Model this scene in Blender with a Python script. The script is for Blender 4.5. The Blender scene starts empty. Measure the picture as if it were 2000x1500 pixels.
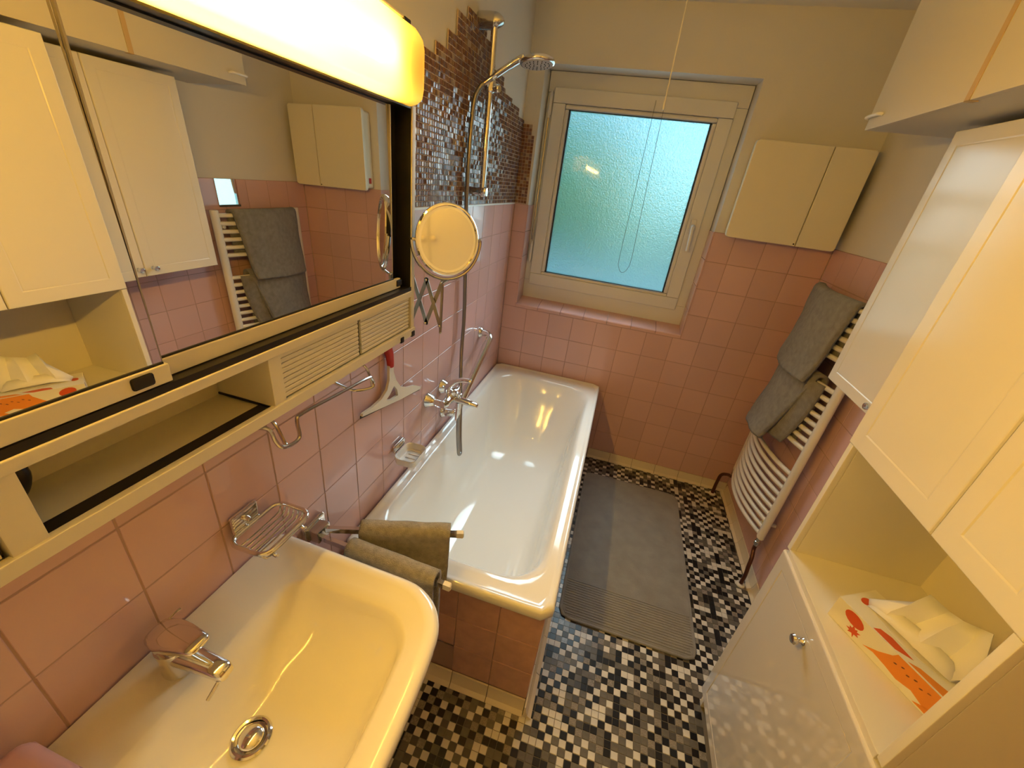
import bpy, bmesh, math, random
from mathutils import Vector, Matrix, noise
random.seed(7)
S = bpy.context.scene
COL = S.collection

# ---------------------------------------------------------------- camera
CAMP = (0.6649, -2.4248, 1.6504)
RIGHT, DOWN, FWD = ((0.954668, 0.27348, 0.117548), (0.225185, -0.405233, -0.886046), (-0.194682, 0.87235, -0.448447))
FPX = 789.75
cam = bpy.data.cameras.new('camera'); cam.sensor_fit = 'HORIZONTAL'; cam.sensor_width = 36
cam.lens = FPX / 2000 * 36; cam.clip_start = 0.02; cam.clip_end = 200
co = bpy.data.objects.new('camera', cam); COL.objects.link(co); S.camera = co
r, d, w = Vector(RIGHT), Vector(DOWN), Vector(FWD)
co.matrix_world = Matrix(((r.x, -d.x, -w.x, CAMP[0]), (r.y, -d.y, -w.y, CAMP[1]), (r.z, -d.z, -w.z, CAMP[2]), (0, 0, 0, 1)))

def project(p):
    v = Vector(p) - Vector(CAMP)
    z = v.dot(w)
    if z < 0.05: return None
    return (1000 + FPX * v.dot(r) / z, 750 + FPX * v.dot(d) / z, z)

# ---------------------------------------------------------------- world, daylight, exposure
LAMP_STRENGTH = 270.0
DAY_POWER = 5.2
WORLD_STRENGTH = 9.5
wd = bpy.data.worlds.new('world'); S.world = wd; wd.use_nodes = True
wn = wd.node_tree.nodes; wl = wd.node_tree.links
bg = wn['Background']
sky = wn.new('ShaderNodeTexSky'); sky.sky_type = 'HOSEK_WILKIE'; sky.turbidity = 3.0; sky.ground_albedo = 0.3
sky.sun_direction = Vector((0.3, -0.8, 0.6)).normalized()
wl.new(sky.outputs[0], bg.inputs[0]); bg.inputs[1].default_value = WORLD_STRENGTH
DAY_TILT = 38.0      # sky light falls in from above, so it leaves the frosted pane heading down
for k in range(4):
    al = bpy.data.lights.new('window_daylight', 'AREA'); al.shape = 'RECTANGLE'; al.size = 0.70; al.size_y = 0.20
    al.energy = DAY_POWER / 4; al.color = (0.74, 0.93, 1.0); al.spread = math.radians(100)
    ao = bpy.data.objects.new('window_daylight', al); COL.objects.link(ao)
    ao.location = (0.58, 0.045, 1.27 + 0.215 * k); ao.rotation_euler = (math.radians(-90 + DAY_TILT), 0, 0)
al = bpy.data.lights.new('window_glow', 'AREA'); al.shape = 'RECTANGLE'; al.size = 0.72; al.size_y = 0.86; al.energy = 1.9; al.color = (0.62, 0.94, 1.0)
ao = bpy.data.objects.new('window_glow', al); COL.objects.link(ao); ao.location = (0.575, 0.106, 1.59); ao.rotation_euler = (math.radians(-90), 0, 0)
S.view_settings.view_transform = 'Standard'; S.view_settings.look = 'None'
S.view_settings.exposure = 0.0; S.view_settings.gamma = 1.0; S.view_settings.use_curve_mapping = False
S.cycles.max_bounces = 10; S.cycles.transparent_max_bounces = 12; S.cycles.diffuse_bounces = 4
S.cycles.glossy_bounces = 6; S.cycles.transmission_bounces = 8; S.cycles.use_denoising = True
S.cycles.sample_clamp_indirect = 8.0; S.cycles.caustics_reflective = False; S.cycles.caustics_refractive = False

# ---------------------------------------------------------------- materials
MATS = {}
def mat(name, col, rough=0.5, metal=0.0, spec=0.5, coat=0.0, bump=None, var=None, sheen=0.0, objvar=0.0, coatr=0.03, trans=0.0, ior=1.45, wear=None):
    m = bpy.data.materials.new(name); m.use_nodes = True; MATS[name] = m
    nt = m.node_tree; n = nt.nodes; l = nt.links; b = n['Principled BSDF']
    c = (col[0], col[1], col[2], 1)
    b.inputs['Base Color'].default_value = c; b.inputs['Roughness'].default_value = rough
    b.inputs['Metallic'].default_value = metal; b.inputs['Specular IOR Level'].default_value = spec
    b.inputs['Coat Weight'].default_value = coat; b.inputs['Coat Roughness'].default_value = coatr
    b.inputs['Sheen Weight'].default_value = sheen; b.inputs['Transmission Weight'].default_value = trans; b.inputs['IOR'].default_value = ior
    tc = n.new('ShaderNodeTexCoord')
    src = None
    if var:
        nz = n.new('ShaderNodeTexNoise'); nz.inputs['Scale'].default_value = var[0]; nz.inputs['Detail'].default_value = 6
        l.new(tc.outputs['Object'], nz.inputs['Vector'])
        rp = n.new('ShaderNodeMapRange'); rp.inputs[1].default_value = 0.3; rp.inputs[2].default_value = 0.7
        rp.inputs[3].default_value = 1 - var[1]; rp.inputs[4].default_value = 1 + var[1]
        l.new(nz.outputs['Fac'], rp.inputs[0])
        hs = n.new('ShaderNodeHueSaturation'); hs.inputs['Color'].default_value = c; l.new(rp.outputs[0], hs.inputs['Value'])
        src = hs.outputs[0]; l.new(src, b.inputs['Base Color'])
    if objvar:
        oi = n.new('ShaderNodeObjectInfo'); mr = n.new('ShaderNodeMapRange')
        mr.inputs[3].default_value = 1 - objvar; mr.inputs[4].default_value = 1 + objvar
        l.new(oi.outputs['Random'], mr.inputs[0])
        h2 = n.new('ShaderNodeHueSaturation'); h2.inputs['Color'].default_value = c
        if src: l.new(src, h2.inputs['Color'])
        l.new(mr.outputs[0], h2.inputs['Value']); l.new(h2.outputs[0], b.inputs['Base Color'])
    if bump:
        bz = n.new('ShaderNodeTexNoise'); bz.inputs['Scale'].default_value = bump[0]; bz.inputs['Detail'].default_value = 4
        l.new(tc.outputs['Object'], bz.inputs['Vector'])
        bp = n.new('ShaderNodeBump'); bp.inputs['Strength'].default_value = bump[1]; bp.inputs['Distance'].default_value = bump[2] if len(bump) > 2 else 0.002
        l.new(bz.outputs['Fac'], bp.inputs['Height']); l.new(bp.outputs[0], b.inputs['Normal'])
    return m
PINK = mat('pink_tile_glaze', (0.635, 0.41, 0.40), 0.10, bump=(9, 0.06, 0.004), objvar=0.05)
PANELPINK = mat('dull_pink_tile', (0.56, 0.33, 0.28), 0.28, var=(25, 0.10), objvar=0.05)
GROUT = mat('tile_grout', (0.42, 0.28, 0.24), 0.9)
CREAMTILE = mat('cream_base_tile', (0.74, 0.66, 0.52), 0.18, objvar=0.04)
PAINT = mat('white_wall_paint', (0.69, 0.66, 0.61), 0.75, bump=(160, 0.12, 0.0012))
CEIL = mat('ceiling_paint', (0.78, 0.76, 0.72), 0.8, bump=(90, 0.15, 0.002))
LACQ = mat('white_lacquer', (0.75, 0.715, 0.64), 0.16, bump=(260, 0.015, 0.0005))
GLOSS = mat('white_high_gloss_lacquer', (0.72, 0.69, 0.65), 0.25, coat=1.0, coatr=0.015); GLOSS.node_tree.nodes['Principled BSDF'].inputs['Coat IOR'].default_value = 2.1
MELA = mat('cream_melamine', (0.74, 0.69, 0.58), 0.4)
CABPAINT = mat('cream_cupboard_paint', (0.58, 0.54, 0.46), 0.45, bump=(180, 0.08, 0.001))
ENAMEL = mat('cream_metal_enamel', (0.78, 0.72, 0.56), 0.28)
RADW = mat('radiator_enamel', (0.78, 0.74, 0.66), 0.25)
CERAM = mat('white_ceramic', (0.87, 0.84, 0.77), 0.07, coat=0.4)
TUBW = mat('white_tub_enamel', (0.86, 0.845, 0.80), 0.09, coat=0.4)
CHROME = mat('chrome', (0.80, 0.79, 0.77), 0.07, metal=1.0)
CHROMED = mat('brushed_chrome', (0.62, 0.60, 0.57), 0.16, metal=1.0)
HOSE = mat('grey_metal_hose', (0.30, 0.29, 0.28), 0.28, metal=0.8)
STEEL = mat('worn_steel_arm', (0.45, 0.42, 0.37), 0.28, metal=1.0)
MIRROR = mat('mirror_silver', (0.93, 0.93, 0.91), 0.0, metal=1.0)
BLACK = mat('black_plastic', (0.012, 0.011, 0.010), 0.35)
DARK = mat('dark_void', (0.02, 0.017, 0.014), 0.8)
UPVC = mat('white_window_plastic', (0.72, 0.72, 0.72), 0.3)
RUBBER = mat('black_window_gasket', (0.03, 0.03, 0.03), 0.6)
GREYT = mat('grey_terry', (0.255, 0.245, 0.23), 1.0, spec=0.1, sheen=0.3, var=(45, 0.18), bump=(420, 1.0, 0.006))
HANDT = mat('warm_grey_terry', (0.40, 0.375, 0.33), 1.0, spec=0.1, sheen=0.3, var=(60, 0.22), bump=(380, 1.0, 0.007))
MATG = mat('grey_bath_mat', (0.28, 0.27, 0.255), 1.0, spec=0.05, sheen=0.35, var=(14, 0.13), bump=(500, 0.9, 0.005))
RED = mat('red_rubber_grip', (0.50, 0.035, 0.025), 0.4)
IVORY = mat('ivory_plastic', (0.78, 0.73, 0.62), 0.3)
WHITEP = mat('white_plastic', (0.80, 0.78, 0.74), 0.25)
PINKP = mat('pink_plastic', (0.66, 0.38, 0.37), 0.35)
COPPER = mat('dark_copper_pipe', (0.10, 0.035, 0.02), 0.35, metal=0.4)
PAPER = mat('tissue_paper', (0.86, 0.85, 0.82), 0.9, bump=(60, 0.2, 0.002))
CARD = mat('printed_white_card', (0.78, 0.76, 0.68), 0.45)
ORANGE = mat('orange_print', (0.72, 0.25, 0.03), 0.45)
RUST = mat('rust_red_print', (0.58, 0.09, 0.025), 0.45)
BROWNP = mat('brown_print', (0.22, 0.09, 0.04), 0.45)
TAPE = mat('aged_tape', (0.50, 0.36, 0.19), 0.5)
WHITECORD = mat('white_cord', (0.75, 0.72, 0.66), 0.7)
GREYCORD = mat('thin_grey_cord', (0.16, 0.19, 0.19), 0.6)
MOS = [mat('mosaic_glass_%s' % nme, c, 0.07, metal=mt * 0.3, spec=0.12, objvar=0.2) for nme, c, mt in (
    ('umber', (0.19, 0.090, 0.055), 0.1), ('plum', (0.20, 0.105, 0.085), 0.15), ('bronze', (0.27, 0.165, 0.10), 0.25),
    ('violet', (0.19, 0.125, 0.125), 0.15), ('pearl', (0.38, 0.31, 0.26), 0.3))]
MOSG = mat('mosaic_grout_beige', (0.58, 0.47, 0.39), 0.9)
FLR = [mat('floor_mosaic_%s' % nme, c, 0.30, var=v) for nme, c, v in (
    ('black', (0.010, 0.010, 0.011), (40, 0.1)), ('white', (0.66, 0.63, 0.57), (40, 0.05)), ('grey', (0.13, 0.12, 0.105), (60, 0.1)),
    ('speckled', (0.24, 0.215, 0.185), (260, 0.4)), ('dark_grey', (0.075, 0.07, 0.065), (60, 0.1)))]
FLG = mat('floor_grout', (0.17, 0.15, 0.125), 0.9)
LEAF = mat('garden_leaves', (0.20, 0.42, 0.12), 0.7, var=(3, 0.5))
LAWN = mat('lawn', (0.10, 0.26, 0.07), 0.9, var=(1, 0.3))
PAVE = mat('pale_terrace', (0.62, 0.74, 0.80), 0.8)
EAVE = mat('white_eave', (0.85, 0.86, 0.86), 0.7)

def frosted():
    m = bpy.data.materials.new('frosted_glass'); m.use_nodes = True; nt = m.node_tree; n = nt.nodes; l = nt.links
    b = n['Principled BSDF']; b.inputs['Base Color'].default_value = (0.60, 0.97, 0.97, 1)
    b.inputs['Transmission Weight'].default_value = 1; b.inputs['Roughness'].default_value = 0.36; b.inputs['IOR'].default_value = 1.45
    b.inputs['Coat Weight'].default_value = 1.0; b.inputs['Coat Roughness'].default_value = 0.03; b.inputs['Coat IOR'].default_value = 1.5
    tc = n.new('ShaderNodeTexCoord'); z = n.new('ShaderNodeTexNoise'); z.inputs['Scale'].default_value = 150; z.inputs['Detail'].default_value = 2
    l.new(tc.outputs['Object'], z.inputs['Vector']); bp = n.new('ShaderNodeBump'); bp.inputs['Strength'].default_value = 0.55; bp.inputs['Distance'].default_value = 0.005
    l.new(z.outputs['Fac'], bp.inputs['Height']); l.new(bp.outputs[0], b.inputs['Normal'])
    return m
FROST = frosted()
def emit(name, col, s):
    m = bpy.data.materials.new(name); m.use_nodes = True; n = m.node_tree.nodes
    n.remove(n['Principled BSDF']); e = n.new('ShaderNodeEmission'); e.inputs[0].default_value = (*col, 1); e.inputs[1].default_value = s
    m.node_tree.links.new(e.outputs[0], n['Material Output'].inputs[0]); return m
TUBE = emit('fluorescent_tube_glow', (1.0, 0.62, 0.12), LAMP_STRENGTH)
def diffuser():
    m = bpy.data.materials.new('opal_lamp_plastic'); m.use_nodes = True; n = m.node_tree.nodes; l = m.node_tree.links
    n.remove(n['Principled BSDF'])
    tr = n.new('ShaderNodeBsdfTransparent'); tr.inputs[0].default_value = (1, 0.92, 0.70, 1)
    tl = n.new('ShaderNodeBsdfTranslucent'); tl.inputs[0].default_value = (1, 0.82, 0.38, 1)
    df = n.new('ShaderNodeBsdfDiffuse'); df.inputs[0].default_value = (0.9, 0.78, 0.5, 1)
    a = n.new('ShaderNodeMixShader'); a.inputs[0].default_value = 0.4; l.new(tl.outputs[0], a.inputs[1]); l.new(df.outputs[0], a.inputs[2])
    b = n.new('ShaderNodeMixShader'); b.inputs[0].default_value = 0.5; l.new(tr.outputs[0], b.inputs[1]); l.new(a.outputs[0], b.inputs[2])
    l.new(b.outputs[0], n['Material Output'].inputs[0]); return m
OPAL = diffuser()

# ---------------------------------------------------------------- mesh helpers
class MB:
    def __init__(s): s.bm = bmesh.new(); s.mats = []
    def box(s, x0, x1, y0, y1, z0, z1, bev=0.0, seg=2, mi=0):
        t = bmesh.new(); bmesh.ops.create_cube(t, size=1)
        for v in t.verts:
            v.co = Vector(((x0 + x1) / 2 + v.co.x * (x1 - x0), (y0 + y1) / 2 + v.co.y * (y1 - y0), (z0 + z1) / 2 + v.co.z * (z1 - z0)))
        if bev > 0: bmesh.ops.bevel(t, geom=t.edges[:] , offset=bev, segments=seg, affect='EDGES', profile=0.5)
        s.merge(t, mi); return s
    def merge(s, t, mi=0):
        vm = [s.bm.verts.new(v.co) for v in t.verts]
        t.verts.index_update()
        for f in t.faces:
            try: nf = s.bm.faces.new([vm[v.index] for v in f.verts]); nf.material_index = mi
            except ValueError: pass
        t.free()
    def loft(s, rings, cap0=False, cap1=False, closed=True, wrap=False, mi=0):
        vs = [[s.bm.verts.new(Vector(p)) for p in rg] for rg in rings]
        n = len(vs[0]); m = len(vs)
        for i in range(m if wrap else m - 1):
            a, b = vs[i], vs[(i + 1) % m]
            for j in range(n if closed else n - 1):
                k = (j + 1) % n
                f = s.bm.faces.new((a[j], a[k], b[k], b[j])); f.material_index = mi
        if cap0: s.bm.faces.new(vs[0][::-1]).material_index = mi
        if cap1: s.bm.faces.new(vs[-1]).material_index = mi
        return s
    def tube(s, pts, rad, seg=10, closed=False, mi=0, flat=None):
        P = [Vector(p) for p in pts]; n = len(P)
        R = rad if isinstance(rad, (list, tuple)) else [rad] * n
        T = []
        for i in range(n):
            a = P[(i - 1) % n] if closed or i > 0 else P[i]; b = P[(i + 1) % n] if closed or i < n - 1 else P[i]
            T.append((b - a).normalized())
        u = T[0].orthogonal().normalized()
        if abs(T[0].z) < 0.95: u = (Vector((0, 0, 1)) - T[0] * T[0].z).normalized()
        rings = []
        for i in range(n):
            u = (u - T[i] * u.dot(T[i])).normalized(); v = T[i].cross(u)
            fu, fv = flat if flat else (1, 1)
            rings.append([P[i] + (u * math.cos(q) * fu + v * math.sin(q) * fv) * R[i] for q in [2 * math.pi * k / seg for k in range(seg)]])
        s.loft(rings, cap0=not closed, cap1=not closed, wrap=closed, mi=mi); return s
    def lathe(s, prof, o, ax, seg=24, mi=0):
        o = Vector(o); ax = Vector(ax).normalized(); u = ax.orthogonal().normalized(); v = ax.cross(u)
        rings = [[o + ax * h + (u * math.cos(2 * math.pi * k / seg) + v * math.sin(2 * math.pi * k / seg)) * max(rr, 1e-4) for k in range(seg)] for rr, h in prof]
        s.loft(rings, cap0=True, cap1=True, mi=mi); return s
    def prism(s, poly, off, mi=0):
        off = Vector(off); a = [Vector(p) for p in poly]
        s.loft([a, [p + off for p in a]], cap0=True, cap1=True, mi=mi); return s
    def grid(s, fn, nu, nv, mi=0):
        s.loft([[fn(i / nu, j / nv) for j in range(nv + 1)] for i in range(nu + 1)], closed=False, mi=mi); return s

def mesh_from(mb, name, smooth=40, recalc=True):
    bm = mb.bm
    if recalc: bmesh.ops.recalc_face_normals(bm, faces=bm.faces[:])
    lo = Vector((1e9,) * 3); hi = -lo
    for v in bm.verts:
        for i in range(3): lo[i] = min(lo[i], v.co[i]); hi[i] = max(hi[i], v.co[i])
    c = (lo + hi) / 2
    for v in bm.verts: v.co -= c
    me = bpy.data.meshes.new(name); bm.to_mesh(me); bm.free()
    if smooth:
        for p in me.polygons: p.use_smooth = True
        me.set_sharp_from_angle(angle=math.radians(smooth))
    return me, c
def put(o, parent):
    if parent is not None:
        o.parent = parent; o.matrix_parent_inverse = Matrix.Translation(-Vector(parent['_o'])) 
def ob(name, mb, m, parent=None, smooth=40, recalc=True, label=None, kind=None):
    me, c = mesh_from(mb, name, smooth, recalc)
    for x in (m if isinstance(m, list) else [m]): me.materials.append(x)
    o = bpy.data.objects.new(name, me); COL.objects.link(o); o.location = c
    o['_o'] = tuple(c)
    if smooth and smooth <= 50:
        wnm = o.modifiers.new('weighted', 'WEIGHTED_NORMAL'); wnm.keep_sharp = True; wnm.weight = 100
    put(o, parent)
    if label: o['label'] = label
    if kind: o['kind'] = kind
    return o
def thing(name, label, cat, loc, group=None):
    o = bpy.data.objects.new(name, None); COL.objects.link(o); o.location = loc; o.empty_display_size = 0.05; o['_o'] = tuple(loc)
    o['label'] = label; o['category'] = cat
    if group: o['group'] = group
    return o
def tag(o, label, cat, group=None):
    o['label'] = label; o['category'] = cat
    if group: o['group'] = group
    return o
def struct(name, mb, m, label=None, parent=None):
    o = ob(name, mb, m, parent, smooth=0)
    if parent is None: o['kind'] = 'structure'
    if label: o['label'] = label
    return o
def box(*a, **k): return MB().box(*a, **k)
def solidify(o, t, off=0, sub=0):
    if sub: s2 = o.modifiers.new('sub', 'SUBSURF'); s2.levels = s2.render_levels = sub
    m = o.modifiers.new('thick', 'SOLIDIFY'); m.thickness = t; m.offset = off
def smoothpath(pts, n=8, closed=False):
    P = [Vector(p) for p in pts]; out = []; L = len(P)
    for i in range(L if closed else L - 1):
        p0 = P[(i - 1) % L] if closed or i > 0 else P[i]; p1 = P[i]; p2 = P[(i + 1) % L]; p3 = P[(i + 2) % L] if closed or i + 2 < L else p2
        for k in range(n):
            t = k / n
            out.append(0.5 * ((2 * p1) + (p2 - p0) * t + (2 * p0 - 5 * p1 + 4 * p2 - p3) * t * t + (3 * p1 - p0 - 3 * p2 + p3) * t ** 3))
    if not closed: out.append(P[-1])
    return out
def rrect(x0, x1, y0, y1, z, rad, n=6, bulge=0.0):
    """rounded rectangle ring; rad is one radius or (back-near, front-near, front-far, back-far)"""
    rr = rad if isinstance(rad, (list, tuple)) else (rad,) * 4
    cs = [((x0, y0), rr[0], 180), ((x1, y0), rr[1], 270), ((x1, y1), rr[2], 0), ((x0, y1), rr[3], 90)]
    out = []
    for (cx, cy), q, a0 in cs:
        ox = cx + q if cx == x0 else cx - q; oy = cy + q if cy == y0 else cy - q
        for k in range(n + 1):
            a = math.radians(a0 + 90 * k / n); px = ox + q * math.cos(a); py = oy + q * math.sin(a)
            if bulge:
                t = (px - x0) / (x1 - x0); s = (py - (y0 + y1) / 2) / ((y1 - y0) / 2)
                px += bulge * t * (1 - s * s)
            out.append((px, py, z))
    return out

W, ZC, ZT, ZR, T = 1.637, 2.43, 1.533, 0.546, 0.1475
YN = -3.05   # near wall, behind the camera
def resample(ring, N):
    P = [Vector(p) for p in ring]; L = [0.0]
    for i in range(len(P)): L.append(L[-1] + (P[(i + 1) % len(P)] - P[i]).length)
    out = []; j = 0
    for k in range(N):
        s = L[-1] * k / N
        while L[j + 1] < s: j += 1
        t = (s - L[j]) / max(L[j + 1] - L[j], 1e-9)
        out.append(P[j].lerp(P[(j + 1) % len(P)], t))
    return out

# ================================================================ ROOM SHELL
G = 0.004                       # depth of the grout plane behind the tile faces
WX0, WX1, WZ0, WZ1 = 0.08, 1.08, 0.945, 2.18      # window opening
struct('ceiling', box(-0.2, W + 0.2, YN - 0.2, 0.3, ZC, ZC + 0.1), CEIL, 'white painted bathroom ceiling')
wl_ = struct('wall_left', box(-0.15, -G, YN, 0.3, -0.05, ZC), PAINT, 'left wall, pink tiles below brown glass mosaic and white paint')
mb = MB(); mb.box(-G, WX0, G, 0.30, -0.05, ZC); mb.box(WX1, W + G, G, 0.30, -0.05, ZC)
mb.box(WX0, WX1, G, 0.30, -0.05, WZ0); mb.box(WX0, WX1, G, 0.30, WZ1, ZC)
wf_ = struct('wall_far', mb, PAINT, 'window wall, pink tiles below white paint')
wr_ = struct('wall_right', box(W + G, W + 0.15, YN, 0.3, -0.05, ZC), PAINT, 'right wall, pink tiles below white paint')
struct('wall_near', box(-0.15, W + 0.15, YN - 0.15, YN, -0.05, ZC), PAINT, 'plain white wall behind the viewer')
fl_ = struct('floor', box(-0.15, W + 0.15, YN, 0.3, -0.08, -0.0015), FLG, 'floor of small black, white and grey mosaic tiles')

# ---- 15 cm wall tiles, each its own piece
TM = {}
def tile_mesh(w_, h_, axis, m, th=0.005):
    k = (round(w_, 4), round(h_, 4), axis, m.name)
    if k not in TM:
        b = 0.0012
        def rg(i, dd): return [(-w_ / 2 + i, -h_ / 2 + i, dd), (w_ / 2 - i, -h_ / 2 + i, dd), (w_ / 2 - i, h_ / 2 - i, dd), (-w_ / 2 + i, h_ / 2 - i, dd)]
        mb = MB(); mb.loft([rg(0, -th), rg(0, -b), rg(b, 0)], cap1=True)
        M3 = {'x': Matrix(((0, 0, 1), (1, 0, 0), (0, 1, 0))), '-x': Matrix(((0, 0, -1), (-1, 0, 0), (0, 1, 0))),
              '-y': Matrix(((1, 0, 0), (0, 0, -1), (0, 1, 0))), 'z': Matrix.Identity(3)}[axis]
        for v in mb.bm.verts: v.co = M3 @ v.co
        me = bpy.data.meshes.new('tile'); mb.bm.to_mesh(me); mb.bm.free(); me.materials.append(m); TM[k] = me
    return TM[k]
def tile(parent, c, w_, h_, axis, m, name='tile', wob=0.0):
    o = bpy.data.objects.new(name, tile_mesh(w_, h_, axis, m)); COL.objects.link(o); o.location = c
    if wob: o.rotation_euler = [random.uniform(-wob, wob) for _ in range(3)]
    put(o, parent); return o
J = 0.0024
def tile_rect(parent, u0, u1, v0, v1, axis, plane, m, name='tile', wob=0.0022):
    w_, h_ = u1 - u0 - J, v1 - v0 - J
    if w_ < 0.008 or h_ < 0.008: return
    u, v = (u0 + u1) / 2, (v0 + v1) / 2
    c = {'x': (plane, u, v), '-x': (plane, u, v), '-y': (u, plane, v), 'z': (u, v, plane)}[axis]
    tile(parent, c, w_, h_, axis, m, name, wob)
ROWS = [0.058 + T * k for k in range(11)]
LY = [0.0] + [-(0.067 + T * k) for k in range(21)]
for i in range(len(LY) - 1):
    for k in range(10):
        if LY[i] <= -2.75 : continue
        if ROWS[k + 1] < 0.5 and LY[i] > -1.62: continue      # behind the tub
        tile_rect(wl_, LY[i + 1], LY[i], ROWS[k], ROWS[k + 1], 'x', 0.0, PINK)
LX = [0.0] + [0.0072 + T * k for k in range(1, 12)]; LX[-1] = W
for i in range(11):
    for k in range(10):
        u0, u1, v0, v1 = LX[i], LX[i + 1], ROWS[k], ROWS[k + 1]
        if v1 < 0.5 and u1 < 0.6: continue
        if v0 >= WZ0 - 0.005 and u1 > WX0 and u0 < WX1:
            if u0 < WX0: tile_rect(wf_, u0, WX0, v0, v1, '-y', 0.0, PINK)
            if u1 > WX1: tile_rect(wf_, WX1, u1, v0, v1, '-y', 0.0, PINK)
            continue
        tile_rect(wf_, u0, u1, v0, v1, '-y', 0.0, PINK)
RY = [-T * k for k in range(21)]
for i in range(20):
    for k in range(10):
        if RY[i + 1] < -1.42 or (RY[i] < -1.3): continue
        tile_rect(wr_, RY[i + 1], RY[i], ROWS[k], ROWS[k + 1], '-x', W, PINK)
# grout sheets behind the tiles
ob('grout', box(-G, -0.0009, YN, 0, 0, ZT), GROUT, wl_, smooth=0)
mb = MB(); mb.box(0, WX0, 0.0009, G, 0, ZT); mb.box(WX1, W, 0.0009, G, 0, ZT); mb.box(WX0, WX1, 0.0009, G, 0, WZ0)
ob('grout', mb, GROUT, wf_, smooth=0)
ob('grout', box(W + 0.0009, W + G, YN, 0, 0, ZT), GROUT, wr_, smooth=0)

# ---- cream cove tiles along the floor
def cove(parent, p0, p1, nrm, m=CREAMTILE, hgt=0.058, out=0.028):
    p0, p1, nv = Vector(p0), Vector(p1), Vector(nrm); dv = (p1 - p0); L = dv.length; dv.normalize(); n = max(1, round(L / T))
    for i in range(n):
        a = p0 + dv * (L * i / n + 0.0012); b = p0 + dv * (L * (i + 1) / n - 0.0012)
        prof = [(0.0, hgt), (0.006, hgt), (0.009, hgt * 0.6), (out * 0.55, hgt * 0.22), (out, 0.003), (out, 0.0), (0.0, 0.0)]
        mb = MB(); mb.loft([[q + nv * x + Vector((0, 0, z)) for x, z in prof] for q in (a, b)], cap0=True, cap1=True)
        ob('base_tile', mb, m, parent, smooth=30)
bf = struct('baseboard_far', box(0.75, W - 0.001, 0.0, 0.003, 0.0, 0.055), GROUT, 'cream base tiles under the window wall')
cove(bf, (0.725, 0, 0), (W, 0, 0), (0, -1, 0))
br = struct('baseboard_right', box(W, W + 0.003, -1.385, -0.001, 0.0, 0.055), GROUT, 'cream base tiles under the towel radiator')
cove(br, (W, -0.03, 0), (W, -1.385, 0), (-1, 0, 0))
bl = struct('baseboard_left', box(-0.003, 0.0, -2.75, -1.68, 0.0, 0.055), GROUT, 'cream base tiles below the washbasin')
cove(bl, (0, -2.75, 0), (0, -1.67, 0), (1, 0, 0))

# ---- floor mosaic
FP = 0.0245
def fmat(i, j):
    h = random.random()
    if (i + j) % 2 == 0: return 0 if h < 0.52 else (1 if h < 0.60 else (2 if h < 0.84 else 4))
    return 1 if h < 0.50 else (2 if h < 0.70 else (3 if h < 0.92 else 0))
cells = []
for i in range(int(W / FP)):
    for j in range(int(-YN / FP)):
        x, y = (i + 0.5) * FP + 0.012, -(j + 0.5) * FP - 0.01
        if x < 0.70 and y > -1.645: continue
        if x > 1.31 and y < -1.41 and y > -1.89: continue
        cells.append((x, y, fmat(i, j)))
def vis(x, y):
    q = project((x, y, 0))
    if q is None or not (0 < q[0] < 2000 and 0 < q[1] < 1500): return 99
    if x > 1.29 and y < -1.36: return 99
    if 0.72 < x < 1.33 and -1.27 < y < -0.2: return 99
    if x < 0.52 and y < -1.83: return 99
    if x < 0.40: return 99
    return q[2]
order = sorted(range(len(cells)), key=lambda k: vis(cells[k][0], cells[k][1]))
single = set(order[:300])
mb = MB()
for k, (x, y, mi) in enumerate(cells):
    if k in single:
        tile(fl_, (x, y, 0), FP - 0.0016, FP - 0.0016, 'z', FLR[mi], 'mosaic_tile', 0.004); continue
    h = FP / 2 - 0.0008; a, b = random.uniform(-0.0003, 0.0003), random.uniform(-0.0003, 0.0003)
    mb.loft([[(x - h, y - h, -0.004), (x + h, y - h, -0.004), (x + h, y + h, -0.004), (x - h, y + h, -0.004)],
             [(x - h, y - h, -a - b), (x + h, y - h, a - b), (x + h, y + h, a + b), (x - h, y + h, b - a)]], cap1=True, mi=mi)
o = ob('mosaic_tiles', mb, FLR, fl_, smooth=0, recalc=False, kind='stuff')

# ---- brown glass mosaic panel on the left wall with its ragged painted edge
MP = 0.0165
def mtop(y):
    for lim, z in ((-1.05, 1.962), (-0.975, 1.987), (-0.91, 2.035), (-0.825, 2.10), (-0.64, 2.133), (-0.57, 2.10), (-0.52, 2.065), (-0.40, 2.045), (-0.36, 2.0), (-0.245, 1.985), (-0.117, 1.968), (0.01, 1.935)):
        if y < lim: return z
    return 1.9
wm = []; mbg = MB()
for i in range(int(1.46 / MP)):
    y = -(i + 0.5) * MP
    nrow = int((mtop(y) - ZT - 0.004) / MP); z1 = ZT + 0.003 + nrow * MP
    mbg.box(-0.002, 0.0012, y - MP / 2, y + MP / 2, ZT, z1 + 0.002)
    for j in range(nrow): wm.append(('L', y, ZT + 0.004 + (j + 0.5) * MP))
ob('mosaic_grout', mbg, MOSG, wl_, smooth=0)
mbg = MB()
for i in range(4):
    x = (i + 0.5) * MP + 0.002; nrow = int(((1.925 if i < 3 else 1.875) - ZT) / MP)
    mbg.box(x - MP / 2, x + MP / 2, -0.0012, 0.003, ZT, ZT + 0.005 + nrow * MP)
    for j in range(nrow): wm.append(('W', x, ZT + 0.004 + (j + 0.5) * MP))
ob('mosaic_grout', mbg, MOSG, wf_, smooth=0)
def mkey(e):
    p = (0.003, e[1], e[2]) if e[0] == 'L' else (e[1], -0.003, e[2])
    q = project(p)
    if e[0] == 'W' or q is None or q[0] < 812 or q[1] < 0 or (q[0] < 838 and q[1] < 205): return 99
    return q[2]
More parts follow.
